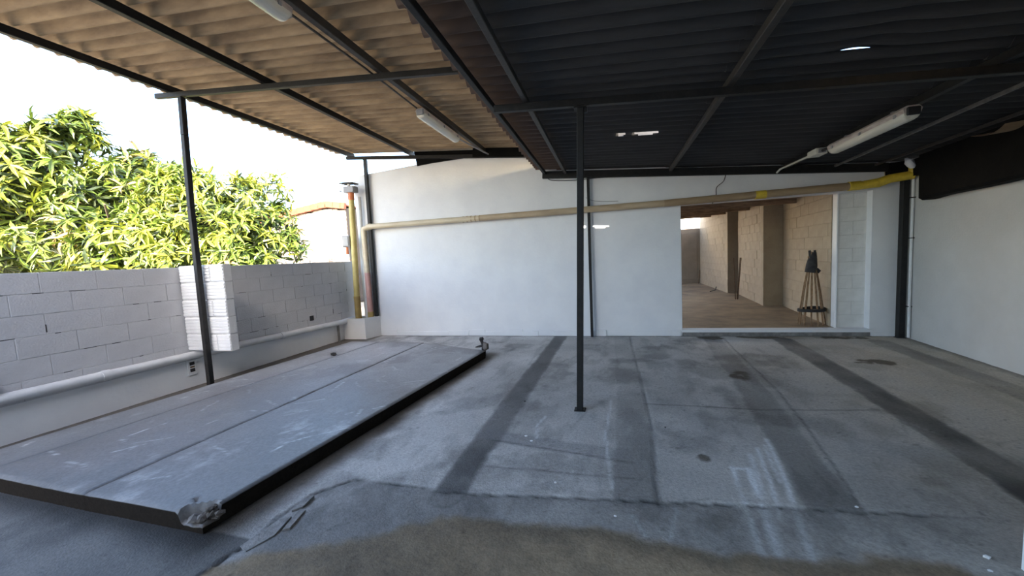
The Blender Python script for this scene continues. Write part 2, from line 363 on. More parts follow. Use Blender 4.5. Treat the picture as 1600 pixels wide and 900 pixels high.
# ------------------------------------------------------------------ walls of blocks
BLOCK_MESH = {}
def block_mesh(l, h, t, m, key):
    k = (round(l, 3), round(h, 3), key)
    if k not in BLOCK_MESH:
        b = MB(); b.box((0, -.001, 0), (l, t, h), m, None, .003); BLOCK_MESH[k] = b.mesh('block')
    return BLOCK_MESH[k]
def block_courses(parent, o, u, n, length, z0, rows, hrow=.2, lblk=.4, m=None, key='w', rnd=None, off0=0.0, jit=.001):
    """blocks as parts of a wall: o = foot of the face, u along it, n out of it"""
    rnd = rnd or random.Random(3); u = Vector(u).normalized(); n = Vector(n).normalized(); j = .0035
    for r in range(rows):
        x = -(lblk / 2 if r % 2 else 0) - off0
        while x < length - .02:
            a, e = max(x, 0), min(x + lblk, length); x += lblk
            if e - a < .05: continue
            me = block_mesh(e - a - j, hrow - j, .05, m, key)
            M = Matrix((u, -n, Vector((0, 0, 1)))).transposed().to_4x4()
            M.translation = Vector(o) + u * (a + j / 2) + Vector((0, 0, z0 + r * hrow + j / 2)) + n * rnd.uniform(-jit, jit)
            link('block', me, parent, M)

# left yard wall: rendered foot, six courses of painted block above it
LX = lambda y: -5.245 + .0305 * (y - 1.8)
def left_wall():
    y0, y1 = .6, BY(-5.1) + .1
    b = MB()
    b.prism([(LX(1.2) - .0035, 1.2), (LX(y1) - .0035, y1), (LX(y1) - .16, y1), (LX(1.2) - .16, 1.2)], -.1, 1.495, M_joint)
    b.prism([(LX(1.2) + .012, 1.2), (LX(y1) + .012, y1), (LX(y1) - .1, y1), (LX(1.2) - .1, 1.2)], -.1, .335, M_white)
    b.prism([(LX(y0) + .0, y0), (LX(1.2), 1.2), (LX(1.2) - .16, 1.2), (LX(y0) - .16, y0)], -.1, 1.53, M_white)
    wl = struct(b.build('wall_left'))
    u = Vector((LX(y1) - LX(1.2), y1 - 1.2, 0)).normalized(); n = Vector((u.y, -u.x, 0))
    block_courses(wl, (LX(1.2), 1.2, 0), u, n, (y1 - 1.2), .325, 6, .198, .4, M_block, 'left', random.Random(5))
    rnd = random.Random(14)
    for k in range(40):      # places where the paint has not closed the joint
        r = rnd.randint(1, 5); y = rnd.uniform(1.75, 6.0); z = .325 + r * .198; l = rnd.uniform(.02, .13); q = MB()
        if rnd.random() < .88: q.box((-.006, 0, -.003), (.0022, l, rnd.uniform(.001, .005)), M_rag)
        else: y = 1.2 + .4 * round((y - 1.2) / .4) + (.2 if r % 2 else 0); q.box((-.006, -.002, .02), (.0022, .003, .02 + l * .8), M_rag)
        g = q.build('open_joint', wl); g.location = (LX(y), y, z)
    h = MB(); h.box((-.004, 0, 0), (.012, .075, .085), M_rubber)
    hb = h.build('vent_hole', wl); hb.location = (LX(5.29) + .002, 5.25, .50); hb['label'] = 'small square black hole'
    return wl
left_wall()

# fin of blocks built out from the left wall
def fin():
    b = MB(); y = 3.34
    b.box((LX(y) + .02, y + .012, .475), (-4.475, y + .095, 1.525), M_joint)
    f = struct(b.build('wall_fin'))
    rnd = random.Random(2)
    ridged = MATS.get('fin') or mat('fin_block', (.74, .74, .74), .65, (.66, .66, .67), 5, .4, 50)
    for r in range(5):
        for a, e in (((LX(y) + .015, -4.885), (-4.877, -4.468)) if r % 2 else ((LX(y) + .015, -4.68), (-4.672, -4.468))):
            m = MB(); z = .468 + r * .212; x0, x1 = a, e
            m.box((x0, y + .008, z), (x1, y + .105, z + .203), ridged, None, .004)
            for k in range(5): m.box((x0 + .004, y + rnd.uniform(-.002, .001), z + .010 + k * .0385), (x1 - .004, y + .03, z + .010 + k * .0385 + .031), ridged, None, .003)
            o = m.build('block', f); o.location.x += rnd.uniform(-.004, .004) * (1 if r != 2 else 2)
fin()

# back wall: white render around the opening
def back_wall():
    def slab(x0, x1, z0, z1, m=M_white, t=.16, d=0.0, z1b=None):
        return b.add([(x0, BY(x0) - d, z0), (x1, BY(x1) - d, z0), (x1, BY(x1) + t, z0), (x0, BY(x0) + t, z0),
                      (x0, BY(x0) - d, z1), (x1, BY(x1) - d, z1 if z1b is None else z1b), (x1, BY(x1) + t, z1 if z1b is None else z1b), (x0, BY(x0) + t, z1)],
                     [(0, 3, 2, 1), (4, 5, 6, 7), (0, 1, 5, 4), (1, 2, 6, 5), (2, 3, 7, 6), (3, 0, 4, 7)], m)
    b = MB()
    slab(-4.88, -3.5, -.1, 3.16, z1b=3.245); slab(-3.5, -2.4, -.1, 3.245, z1b=3.30); slab(-2.4, -.9, -.1, 3.30, z1b=3.18)
    T = lambda x: ZR(x) + .118
    slab(-.9, 1.055, -.1, T(-.9), z1b=T(1.055)); slab(1.055, 3.595, 2.115, T(1.055), z1b=T(3.595)); slab(3.595, 4.15, -.1, T(3.595), z1b=T(4.15))
    o = struct(b.build('wall_back'))
    # lumpy plaster kerb at the wall's foot, a pier line and the opening's white sill
    b = MB(); rnd = random.Random(8); x = -4.5
    while x < 1.0:
        l = rnd.uniform(.25, .6); x1 = min(x + l, 1.03); slab(x, x1 - .004, 0, rnd.uniform(.07, .12), M_white, .02, rnd.uniform(.012, .03)); x = x1
    slab(-.30, 1.05, 0, 2.1, M_white, .02, .006); slab(3.62, 3.90, 0, .05, M_white, .02, .02)
    struct(b.build('baseboard_back'))
    b = MB(); slab(1.055, 3.6, -.05, .098, M_conc, .2, .015); slab(1.03, 3.62, .062, .105, M_white, .12, .03); struct(b.build('trim_1'))
back_wall()

# right wall and the near corner by the camera
M_rwall = mat('right_wall_paint', (.56, .555, .535), .7, (.50, .495, .475), 1.6, .35, 30)
def faint_courses(m):
    t = m.node_tree; N = t.nodes; L = t.links; tc = N['Texture Coordinate']; mp = N.new('ShaderNodeMapping'); mp.inputs['Rotation'].default_value = (R(90), 0, R(90))
    sx = N.new('ShaderNodeSeparateXYZ'); cx = N.new('ShaderNodeCombineXYZ'); L.new(tc.outputs['Object'], sx.inputs[0]); L.new(sx.outputs[1], cx.inputs[0]); L.new(sx.outputs[2], cx.inputs[1])
    br = N.new('ShaderNodeTexBrick'); br.inputs['Scale'].default_value = 1; br.inputs['Brick Width'].default_value = .4; br.inputs['Row Height'].default_value = .2; br.inputs['Mortar Size'].default_value = .004; br.inputs['Mortar Smooth'].default_value = .6
    L.new(cx.outputs[0], br.inputs['Vector']); b = N.new('ShaderNodeBump'); b.inputs['Strength'].default_value = .22; b.inputs['Distance'].default_value = .004; b.invert = True
    L.new(br.outputs['Fac'], b.inputs['Height']); old = N['Principled BSDF'].inputs['Normal'].links[0].from_socket; L.new(old, b.inputs['Normal']); L.new(b.outputs[0], N['Principled BSDF'].inputs['Normal'])
faint_courses(M_rwall)
def right_walls():
    b = MB(); RXf = lambda y: 3.99 - .068 * (6.5 - y)
    b.prism([(RXf(6.6), 6.6), (RXf(1.95), 1.95), (RXf(1.95) + .18, 1.95), (RXf(6.6) + .18, 6.6)], -.1, 2.44, M_rwall)
    wr = struct(b.build('wall_right'))
    b = MB(); b.box((1.625, -4.6, -.1), (1.80, 1.97, 2.62), M_white, None, .006); b.box((1.80, 1.80, -.1), (3.87, 1.96, 2.47), M_white)
    struct(b.build('wall_entry'))
    b = MB(); b.box((-5.3, -5.6, -.1), (1.80, -4.6, 6.9), M_white); struct(b.build('wall_rear_sunblock'))  # unseen; raised high above the roof to block the sun
right_walls()

# ------------------------------------------------------------------ roofs
def sheet(parent, m, x0, x1, y0, y1, zf, lift=0.0, holes=(), bump=None, nx=None, tilt=.005):
    pitch, amp = .15, .036
    ny = int(round((y1 - y0) / pitch * 10)); nx = nx or max(2, int((x1 - x0) / .5))
    if holes or bump: nx = int((x1 - x0) / .02)
    xs = np.linspace(x0, x1, nx + 1); ys = np.linspace(y0, y1, ny + 1); v = []; f = []
    for sgn in (0, 1):
        for y in ys:
            for x in xs:
                z = zf(x) + amp * math.cos(2 * math.pi * y / pitch) + lift + tilt * (y1 - y) / (y1 - y0) + (0 if sgn else .006)
                if bump: z += bump(x, y)
                v.append((x, y, z))
    n = (nx + 1) * (ny + 1); skip = set()
    for j in range(ny):
        for i in range(nx):
            xc = (xs[i] + xs[i + 1]) / 2; yc = (ys[j] + ys[j + 1]) / 2
            if any(((xc - h[0]) / h[2]) ** 2 + ((yc - h[1]) / h[3]) ** 2 < 1 for h in holes): skip.add((i, j)); continue
            a = j * (nx + 1) + i
            f.append((a, a + 1, a + nx + 2, a + nx + 1)); f.append((n + a, n + a + nx + 1, n + a + nx + 2, n + a + 1))
    W = nx + 1
    for i in range(nx): f.append((i, n + i, n + i + 1, i + 1)); k = ny * W + i; f.append((k, k + 1, n + k + 1, n + k))
    for j in range(ny): k = j * W; f.append((k, k + W, n + k + W, n + k)); k = j * W + nx; f.append((k, n + k, n + k + W, k + W))
    me = bpy.data.meshes.new('roofing_sheet'); me.from_pydata(v, [], f); me.materials.append(m)
    me.polygons.foreach_set('use_smooth', [True] * len(me.polygons)); me.set_sharp_from_angle(angle=R(50)); me.update()
    return link('roofing_sheet', me, parent)
def roofs():
    up = struct(empty('ceiling')); lo = struct(empty('ceiling.001'))
    for ci, (x0, x1) in enumerate(((-5.36, -2.08), (-2.24, .15))):
        y = 6.62; k = 0
        while y > (1.9 if ci == 0 else -4.4):
            sheet(up, M_sheetL, x0 + RNG.uniform(-.012, .012), x1, y - 1.2, y, lambda x: ZL(x) + .155 + (.012 if ci == 0 else 0), .0); y -= 1.05; k += 1
    SLIT = 3.19
    for ci, (x0, x1) in enumerate(((-1.13, 1.02), (.84, 2.62), (2.44, 4.06))):
        y = 6.62 - .28; y = SLIT + 1.05 * 3; k = 0
        while y > -6.2:
            hs = []; bp = None
            y0 = y - 1.2 if abs(y - 1.05 - SLIT) > .01 else SLIT - .012
            if ci == 0 and y > 4.71 > y0: hs = [(.13, 4.662, .045, .062), (.40, 4.660, .16, .062)]
            if ci == 1 and abs(y - SLIT) < .02:
                bp = lambda x, yy: ((.026 * math.exp(-((x - 1.63) / .13) ** 2) + .006 * math.exp(-((x - 1.5) / .38) ** 2)) * max(0, 1 - (SLIT - yy) / .8) + .012 * max(0, 1 - (SLIT - yy) / .3))
            sheet(lo, M_sheetR, x0 + RNG.uniform(-.012, .012) - (.04 + .026 * (y - 4) if ci == 0 else 0), x1, y0, y, lambda x: ZR(x) + .125 + .012 * (2 - ci) * .5, 0, hs, bp, tilt=-.006 if False else .005)
            y -= 1.05; k += 1
        sheet(lo, M_sheetR, x0 - (.11 if ci == 0 else 0), x1, SLIT + 1.05 * 3 - .15, 6.62, lambda x: ZR(x) + .131 + .012 * (2 - ci) * .5, 0)
roofs()

def beam(name, label, pts, wd, h, m=M_black, cat='beam', group=None):
    b = MB()
    for p, q in zip(pts, pts[1:]): b.bar(p, q, wd, h, m, .004)
    return tag(b.build(name), label, cat, group)
# rafters across the yard
YB = 3.33
beam('rafter', 'black steel rafter carried by the left post under the upper roof', [(-5.17, YB, ZL(-5.17)), (-.92, YB, ZL(-.92))], .045, .055)
o = beam('rafter', 'long black rafter resting on the middle post under the lower roof', [(-1.0, YB, ZR(-1.0)), (3.90, YB, ZR(3.9))], .055, .06)
b = MB(); b.bar((-4.93, BY(-4.9) - .09, ZL(-4.9) - .01), (-1.22, BY(-1.3) - .05, ZL(-1.22) - .01), .05, .06, M_black, .004)
bk = tag(b.build('rafter'), 'black rafter above the left half of the back wall', 'beam')
b = MB(); b.add([(-3.52, BY(-3.5) - .03, 3.475), (-2.3, BY(-2.3) - .03, 3.365), (-2.3, BY(-2.3) - .03, 3.255), (-2.75, BY(-2.75) - .03, 3.245), (-3.2, BY(-3.2) - .03, 3.232), (-3.48, BY(-3.5) - .03, 3.212),
                   (-3.52, BY(-3.5) - .005, 3.475), (-2.3, BY(-2.3) - .005, 3.365), (-2.3, BY(-2.3) - .005, 3.255), (-2.75, BY(-2.75) - .005, 3.245), (-3.2, BY(-3.2) - .005, 3.232), (-3.48, BY(-3.5) - .005, 3.212)],
                  [(0, 1, 2, 3, 4, 5), (6, 11, 10, 9, 8, 7), (0, 6, 7, 1), (1, 7, 8, 2), (2, 8, 9, 3), (3, 9, 10, 4), (4, 10, 11, 5), (5, 11, 6, 0)], M_blackmatt)
b.build('flashing', bk)
b = MB(); b.bar((-2.35, BY(-2.35) - .055, ZL(-2.35) + .045), (-1.2, BY(-1.2) - .055, ZL(-1.2) + .035), .09, .15, M_blackmatt); b.build('flashing', bk)
b = MB(); b.bar((-1.13, BY(-1.1) - .06, ZR(-1.13) + .025), (3.72, BY(3.7) - .06, ZR(3.72) + .02), .06, .115, M_black, .004)
tag(b.build('rafter'), 'black rafter along the back wall under the lower roof', 'beam')
# purlins, running from the camera to the back wall
PU = [(-5.0, -4.92, 'outermost black purlin along the open left eave'), (-3.55, -3.60, 'black purlin midway between the left eave and the lamps'), (-2.18, -2.13, 'brown-black purlin that carries the two left lamps')]
for xa, xb, lab in PU:
    beam('purlin', lab, [(xa, 1.1 if xa < -2.5 else -4.4, ZL(xa) + .075), (xb, 6.5, ZL(xb) + .075)], .055, .075, M_purlin if xa > -3 else M_black, 'purlin')
PR = [(-.92, -1.09, .045, .055, M_black, 'deep black edge purlin at the step between the two roofs'), (-.62, -.74, .045, .05, M_purlin, 'thin purlin just right of the step between the roofs'),
      (.89, .90, .05, .055, M_purlin, 'dark purlin right of the middle post, over the sunlit spot'), (2.52, 2.47, .06, .06, M_black, 'black purlin beside the right lamp'),
      (2.84, 3.08, .025, .03, M_greyline, 'thin grey strip purlin right of the right lamp'), (3.38, 3.55, .025, .03, M_purlin, 'thin purlin nearest the black gutter')]
for xa, xb, wd, h, m, lab in PR:
    ya = -4.4 if wd > .04 else 1.98
    xs_ = xa if wd > .04 else xa + (xb - xa) * (-1.2 + .0) / 3.0 * .0
    beam('purlin', lab, [(xa, ya, ZR(xa) + .03 + h / 2), (xb, 6.45, ZR(xb) + .03 + h / 2)], wd, h, m, 'purlin')

# ------------------------------------------------------------------ posts
def post(label, pts, wd, plate=True, m=M_black, cap=False, ylen=None):
    b = MB()
    for p, q in zip(pts, pts[1:]): b.bar(p, q, wd, ylen or wd, m, .004, up=(0, 1, 0))
    o = tag(b.build('steel_post'), label, 'post')
    if plate:
        c = MB(); x, y, z = pts[0]; c.box((x - .05, y - .045, z - .002), (x + .05, y + .045, z + .008), m, None, .003); c.build('base_plate', o)
    if cap:
        c = MB(); x, y, z = pts[-1]; c.box((x - .055, y - .045, z - .012), (x + .055, y + .045, z + .0), m, None, .003); c.build('cap_plate', o)
        c = MB(); c.box((x + .03, y - .02, z - .05), (x + .055, y + .02, z - .012), m); c.build('bracket', o)
    return o
post('black square steel post standing alone in the middle of the yard', [(-.335, YB, .0), (-.235, YB, ZR(-.235) - .035)], .056, cap=True)
post('bent black steel post in front of the white block fin', [(-4.79, 3.285, 0), (-4.765, 3.285, 2.2), (-4.735, 3.29, 3.02), (-4.77, 3.33, ZL(-4.77) - .035)], .056)
post('thin black post against the back wall behind the middle post', [(-.39, 6.38, 0), (-.385, 6.41, 1.2), (-.372, 6.43, ZR(-.37) - .04)], .045, False)
post('black steel post in the corner by the right wall', [(3.90, 6.47, 0), (3.90, 6.47, 2.40)], .075)
post('black post in the back left corner behind the cream pipe', [(-4.57, 6.335, .40), (-4.545, 6.335, ZL(-4.545) - .04)], .06, False)

# ------------------------------------------------------------------ fluorescent lamps
def lamp(x, y0, y1, z, label, rustend=False):
    t = empty('fluorescent_lamp'); t.location = (x, (y0 + y1) / 2, z); L = (y1 - y0) / 2
    tag(t, label, 'lamp', 'fluorescent lamps under the roofs')
    b = MB(); pr = [(-.055, 0), (-.065, .035), (-.04, .06), (.04, .06), (.065, .035), (.055, 0)]
    n = len(pr); vs = [(a, yy, c) for yy in (-L, L) for a, c in pr]
    b.add(vs, [tuple(range(n)), tuple(range(n, 2 * n))[::-1]] + [(i, n + i, n + (i + 1) % n, (i + 1) % n) for i in range(n)], M_lamp); b.build('housing', t)
    b = MB(); pr = [(.062 * math.cos(a), -.055 * math.sin(a) ** .8 - .001) for a in np.linspace(0.001, math.pi - .001, 11)]; pr = [(q[0], q[1]) for q in pr]
    n = len(pr); secs = [(-L + .005, .5), (-L + .02, .9), (-L + .05, 1), (L - .05, 1), (L - .02, .9), (L - .005, .5)]
    vs = [(a * (.8 + .2 * s), yy, c * s) for yy, s in secs for a, c in pr]; fs = []
    for i in range(len(secs) - 1):
        for k in range(n - 1): fs.append((i * n + k, i * n + k + 1, (i + 1) * n + k + 1, (i + 1) * n + k))
    fs += [tuple(range(n)), tuple((len(secs) - 1) * n + k for k in range(n))[::-1]]
    b.add(vs, fs, M_diff); b.build('diffuser', t, True)
    for s in (-.55, 0, .55):
        for sd in (-1, 1):
            b = MB(); b.box((sd * .058, s * L * 1.5 - .012, -.008), (sd * .069, s * L * 1.5 + .012, .02), M_grey); b.build('clip', t)
    b = MB(); b.box((-.045, -L - .018, -.02), (.045, -L + .004, .045), M_rubber if rustend else M_grey, None, .006); b.build('end_cap', t)
    b = MB(); b.box((-.045, L - .004, -.02), (.045, L + .014, .045), M_lamp, None, .006); b.build('end_cap', t)
    for q in (-1, 1): b = MB(); b.box((-.012, q * L * .6 - .015, .058), (.012, q * L * .6 + .015, .085), M_grey); b.build('hanger', t)
    return t
lamp(-2.185, 4.18, 5.25, ZL(-2.185) - .045, 'whitish fluorescent lamp under the upper roof, above the middle of the back wall')
lamp(-2.175, 1.02, 2.27, ZL(-2.175) - .045, 'fluorescent lamp cut by the top edge of the photo, nearest the camera')
lamp(2.40, 3.92, 5.06, ZR(2.40) - .055, 'stained fluorescent lamp hanging at an angle under the dark lower roof', True)
b = MB(); b.tube([(-2.18, 5.26, ZL(-2.18) - .02), (-2.10, 5.9, ZL(-2.1) - .01), (-2.04, 6.28, ZL(-2.0) + .0)], .013, M_grey, 8); tag(b.build('conduit', None, True), 'grey conduit running from the middle lamp to the back wall', 'conduit')
b = MB(); b.tube([(-2.215, 2.3, ZL(-2.2) + .022), (-2.215, 3.2, ZL(-2.2) + .03), (-2.215, 4.16, ZL(-2.2) + .01)], .010, M_purlin, 6); tag(b.build('cable'), 'dark cable along the purlin between the two left lamps', 'cable')
b = MB(); b.box((2.30, 5.22, ZR(2.35) - .06), (2.42, 5.42, ZR(2.35) + .01), M_diff, None, .006)
jb = tag(b.build('junction_box'), 'small pale junction box at the end of the right lamp', 'junction box')
b = MB(); b.box((2.325, 5.20, ZR(2.35) - .05), (2.395, 5.225, ZR(2.35)), M_grey); b.build('gland', jb)
b = MB(); b.tube([(2.36, 5.06, ZR(2.35) - .03), (2.36, 5.21, ZR(2.35) - .03)], .015, M_rubber, 8); b.build('cable_end', jb)
b = MB(); b.tube([(2.36, 5.42, ZR(2.35) - .02), (2.35, 6.3, ZR(2.35) - .005), (2.35, 6.42, ZR(2.35) - .03)], .013, M_diff, 8); tag(b.build('conduit', None, True), 'pale conduit from the junction box to the back wall', 'conduit')

# ------------------------------------------------------------------ gutter and torn sheet on the right
def gutter():
    b = MB(); g = lambda y: 3.99 - .068 * (6.5 - y)
    ys = np.linspace(6.0, 1.9, 16); rnd = random.Random(4); prev = None; vs = []; fs = []
    for i, y in enumerate(ys):
        x1 = g(y) - .005; x0 = x1 - .20; zb = 1.915 + .012 * math.sin(y * 3.1) + rnd.uniform(-.008, .008) - (.03 if i == 0 else 0); zt = ZR(x0) + .06
        vs += [(x0, y, zt), (x0 + .01, y, zb + .03), (x0 + .05, y, zb), (x1 - .02, y, zb), (x1, y, zb + .05), (x1, y, zt)]
    n = 6
    for i in range(len(ys) - 1):
        for k in range(n): fs.append((i * n + k, i * n + (k + 1) % n, (i + 1) * n + (k + 1) % n, (i + 1) * n + k))
    fs += [tuple(range(n)), tuple((len(ys) - 1) * n + k for k in range(n))[::-1]]
    b.add(vs, fs, M_blackmatt)
    o = tag(b.build('gutter'), 'long black box gutter along the top of the right wall', 'gutter')
    c = MB(); c.prism([(3.72, BY(3.72) - .004), (3.72, 6.44), (3.90, 6.42), (3.90, 6.01), (g(6.01) - .008, 6.01), (g(6.4) - .008, BY(3.97) - .005)], 2.235, 2.455, M_blackmatt); c.build('gutter_end', o)
    c = MB(); pts = []
    for i in range(9):
        t = i / 8; a = t * 2.6; pts.append((3.46 + .05 * math.cos(a) * t, 4.55 + t * .28, ZR(3.46) - .01 - .05 * math.sin(a)))
    vs = [p for q in pts for p in (q, (q[0] + .16, q[1] - .02, q[2] + .012))]
    c.add(vs + [(x, y, z + .004) for x, y, z in vs], [(2 * i, 2 * i + 1, 2 * i + 3, 2 * i + 2) for i in range(8)] + [(18 + 2 * i, 18 + 2 * i + 2, 18 + 2 * i + 3, 18 + 2 * i + 1) for i in range(8)], M_pvcB)
    e = c.build('torn_strip', o, True); e['label'] = 'curled brown torn strip'
gutter()

# ------------------------------------------------------------------ pipes
PY = lambda x: BY(x) - .075
def pipes():
    zc = 2.155
    b = MB(); b.tube([(-4.56, PY(-4.56) - .06, zc), (-2.3, PY(-2.3), zc)], .052, M_pvcC, 16); rt = b.build('drain_pipe', None, True)
    tag(rt, 'long drain pipe crossing the back wall, cream at left and tan at right', 'pipe')
    def part(nm, pts, r, m, lab=None, n=16):
        c = MB(); c.tube(pts, r, m, n); o = c.build(nm, rt, True)
        if lab: o['label'] = lab
        return o
    part('pipe_section', [(-2.3, PY(-2.3), zc), (.8, PY(.8), zc + .0)], .054, mat('worn_pvc', (.52, .41, .27), .45, (.40, .30, .19), 4, stretch=(.6, 3, 3)), 'worn tan length')
    part('pipe_section', [(.8, PY(.8), zc), (3.28, PY(3.28), zc + .03)], .055, M_pvcB, 'brown length')
    for x in (-2.62, -2.54, -2.46, -2.38, -2.3): part('scrape_ring', [(x, PY(x), zc), (x + .022, PY(x), zc)], .0555, M_pvcB)
    part('coupling', [(2.08, PY(2.1), zc + .012), (2.22, PY(2.2), zc + .014)], .062, M_yellow, 'bright yellow coupling')
    part('coupling', [(3.26, PY(3.3), zc + .03), (3.40, PY(3.4), zc + .032)], .064, M_yellow, 'bright yellow coupling')
    part('flexible_end', [(3.40, PY(3.4), zc + .03), (3.6, PY(3.6) - .02, zc + .045), (3.72, PY(3.7) - .05, zc + .085), (3.86, PY(3.8) - .10, zc + .095), (3.94, PY(3.9) - .13, zc + .10)], [.056, .064, .06, .058, .056], M_yellow, 'crumpled yellow end')
    part('elbow', [(3.93, PY(3.9) - .13, zc + .08), (3.93, PY(3.9) - .13, zc + .20)], .05, M_yellow, 'yellow upright elbow')
    c = MB(); bm = bmesh.new(); bmesh.ops.create_icosphere(bm, subdivisions=2, radius=.05)
    rnd = random.Random(3)
    c.add([q.co * rnd.uniform(.8, 1.25) + Vector((3.87, PY(3.87) - .17, zc + .25)) + Vector((-q.co.z * .7, 0, q.co.z * .5)) for q in bm.verts], [[q.index for q in f.verts] for f in bm.faces], M_white); bm.free()
    e = c.build('sealant_lump', rt, True); e['label'] = 'lump of white sealant'
    # elbow and drop at the left end
    xe = -4.645; ye = 6.285
    part('elbow', [(-4.50, PY(-4.5) - .055, zc), (-4.57, ye + .035, zc - .002), (xe - .02, ye, zc - .04), (xe - .024, ye, zc - .13)], .060, M_pvcC, 'cream elbow')
    part('downpipe', [(xe - .024, ye, zc - .08), (xe - .022, ye, 1.27)], .052, M_pvcC)
    part('downpipe', [(xe - .022, ye, 1.27), (xe - .02, ye, .50)], .054, M_pvcP, 'faded pink length')
    part('downpipe', [(xe - .02, ye, .50), (xe - .02, ye, .28)], .058, M_pvcYd, 'ochre foot')
    # yellow stand pipe
    x0, y0 = -4.885, 6.20
    b = MB(); b.tube([(x0, y0, .78), (x0 + .06, y0, 2.70)], .055, M_pvcY, 16); yp = tag(b.build('stand_pipe', None, True), 'tall yellow upright pipe in the back left corner', 'pipe')
    for nm, pts, r, m, lab in (('pipe_foot', [(x0 - .004, y0, .27), (x0, y0, .79)], .060, M_pvcYd, 'ochre lower length'), ('collar', [(x0, y0, .78), (x0 + .001, y0, .82)], .064, M_pvcYd, None), ('coupling', [(x0 + .06, y0, 2.68), (x0 + .062, y0, 2.82)], .060, M_pvcO, 'orange coupling')):
        c = MB(); c.tube(pts, r, m, 16); o = c.build(nm, yp, True)
        if lab: o['label'] = lab
    b = MB(); b.tube([(-4.775, 6.32, .35), (-4.735, 6.33, 2.75)], .028, M_pvcW, 12); tag(b.build('conduit', None, True), 'thin white upright conduit between the yellow and the cream pipe', 'conduit')
    # box on top of the stand pipe, with a tilted lid and wires
    b = MB(); b.box((-4.93, 6.12, 2.815), (-4.71, 6.28, 2.93), M_grey, None, .008); bx = tag(b.build('junction_box'), 'weathered grey junction box on top of the yellow pipe', 'junction box')
    c = MB(); c.box((-5.0, 6.10, 0), (-4.70, 6.30, .02), M_rag, Matrix.Translation((0, 0, 2.99)) @ Matrix.Rotation(R(3), 4, 'Y') @ Matrix.Translation((0, 0, -.26)), .006); l = c.build('lid', bx); l['label'] = 'dark warped lid'
    c = MB(); c.tube([(-4.86, 6.2, 2.92), (-4.84, 6.2, 3.02)], .03, M_pvcW, 8); c.build('stub', bx)
    for k in range(4):
        c = MB(); c.tube([(-4.93, 6.16 + .03 * k, 2.9), (-5.0, 6.15 + .03 * k, 2.94 - .02 * k), (-5.03 + .01 * k, 6.14, 2.84)], .006, M_pvcW, 5); c.build('wire', bx)
    b = MB(); b.box((-5.075, 6.14, 1.79), (-4.905, 6.26, 2.01), M_grey, None, .008); mb = tag(b.build('meter_box'), 'small grey meter box fixed to the yellow pipe above the wall', 'meter box')
    c = MB(); c.box((-5.06, 6.125, 1.81), (-4.925, 6.142, 1.99), mat('meter_door', (.42, .42, .41), .5), None, .004); c.build('door', mb)
    c = MB(); c.tube([(-5.0, 6.2, 1.79), (-5.01, 6.2, 1.65)], .035, M_pvcO, 10); o = c.build('conduit_stub', mb, True); o['label'] = 'orange stub'
    c = MB(); c.tube([(-4.96, 6.2, 1.80), (-4.955, 6.2, 1.56)], .022, M_grey, 8); c.build('conduit_stub', mb, True)
    # drain box in the corner
    b = MB(); A = (-5.11, 6.02); B = (-4.635, 6.04); Cc = (-4.535, BY(-4.535) - .002); D = (-5.11, BY(-5.1) - .002); h = .40; t = .05
    inner = [(-5.06, 6.075), (-4.665, 6.085), (-4.585, BY(-4.6) - .02), (-5.06, BY(-5) - .03)]; outer = [A, B, Cc, D]
    vs = [(x, y, 0) for x, y in outer] + [(x, y, h) for x, y in outer] + [(x, y, h) for x, y in inner] + [(x, y, .28) for x, y in inner]
    fs = [(i, (i + 1) % 4, 4 + (i + 1) % 4, 4 + i) for i in range(4)] + [(4 + i, 4 + (i + 1) % 4, 8 + (i + 1) % 4, 8 + i) for i in range(4)] + [(8 + i, 8 + (i + 1) % 4, 12 + (i + 1) % 4, 12 + i) for i in range(4)] + [(12, 13, 14, 15), (3, 2, 1, 0)]
    b.add(vs, fs, M_white); db = tag(b.build('drain_box'), 'white masonry drain box at the foot of the corner pipes', 'box')
    c = MB(); c.prism([(-5.058, 6.077), (-4.667, 6.087), (-4.587, BY(-4.6) - .022), (-5.058, BY(-5) - .032)], .282, .30, M_dirt); o = c.build('silt', db); o['label'] = 'dark silt inside'
    # pipe along the foot of the left wall
    b = MB(); P_ = lambda y, z: (LX(y) + .06, y, z)
    b.tube([P_(-2, .43), P_(1.8, .418), P_(3.33, .405), P_(4.4, .385), P_(6.03, .352)], .048, M_pvcW, 14); lp = tag(b.build('wall_pipe', None, True), 'white painted pipe running low along the left wall', 'pipe')
    for y, z in ((2.5, .412), (4.6, .381), (3.8, .397)):
        c = MB(); c.tube([P_(y, z), P_(y + .07, z)], .055, M_pvcW, 14); c.build('coupling', lp, True)
    c = MB(); c.tube([P_(5.82, .33), (LX(5.82) + .06, 5.82, .0)], .022, M_conc, 8); c.build('branch', lp, True)
    # right corner conduit
    b = MB(); b.tube([(3.955, 6.40, .02), (3.962, 6.42, 1.2), (3.962, 6.42, 2.25)], .018, M_pvcW, 10); cr = tag(b.build('conduit', None, True), 'thin white conduit beside the black corner post', 'conduit')
    for z in (.45, 1.40, 1.95):
        c = MB(); c.box((3.93, 6.395, z), (3.99, 6.445, z + .012), M_rubber); c.build('clamp', cr)
pipes()

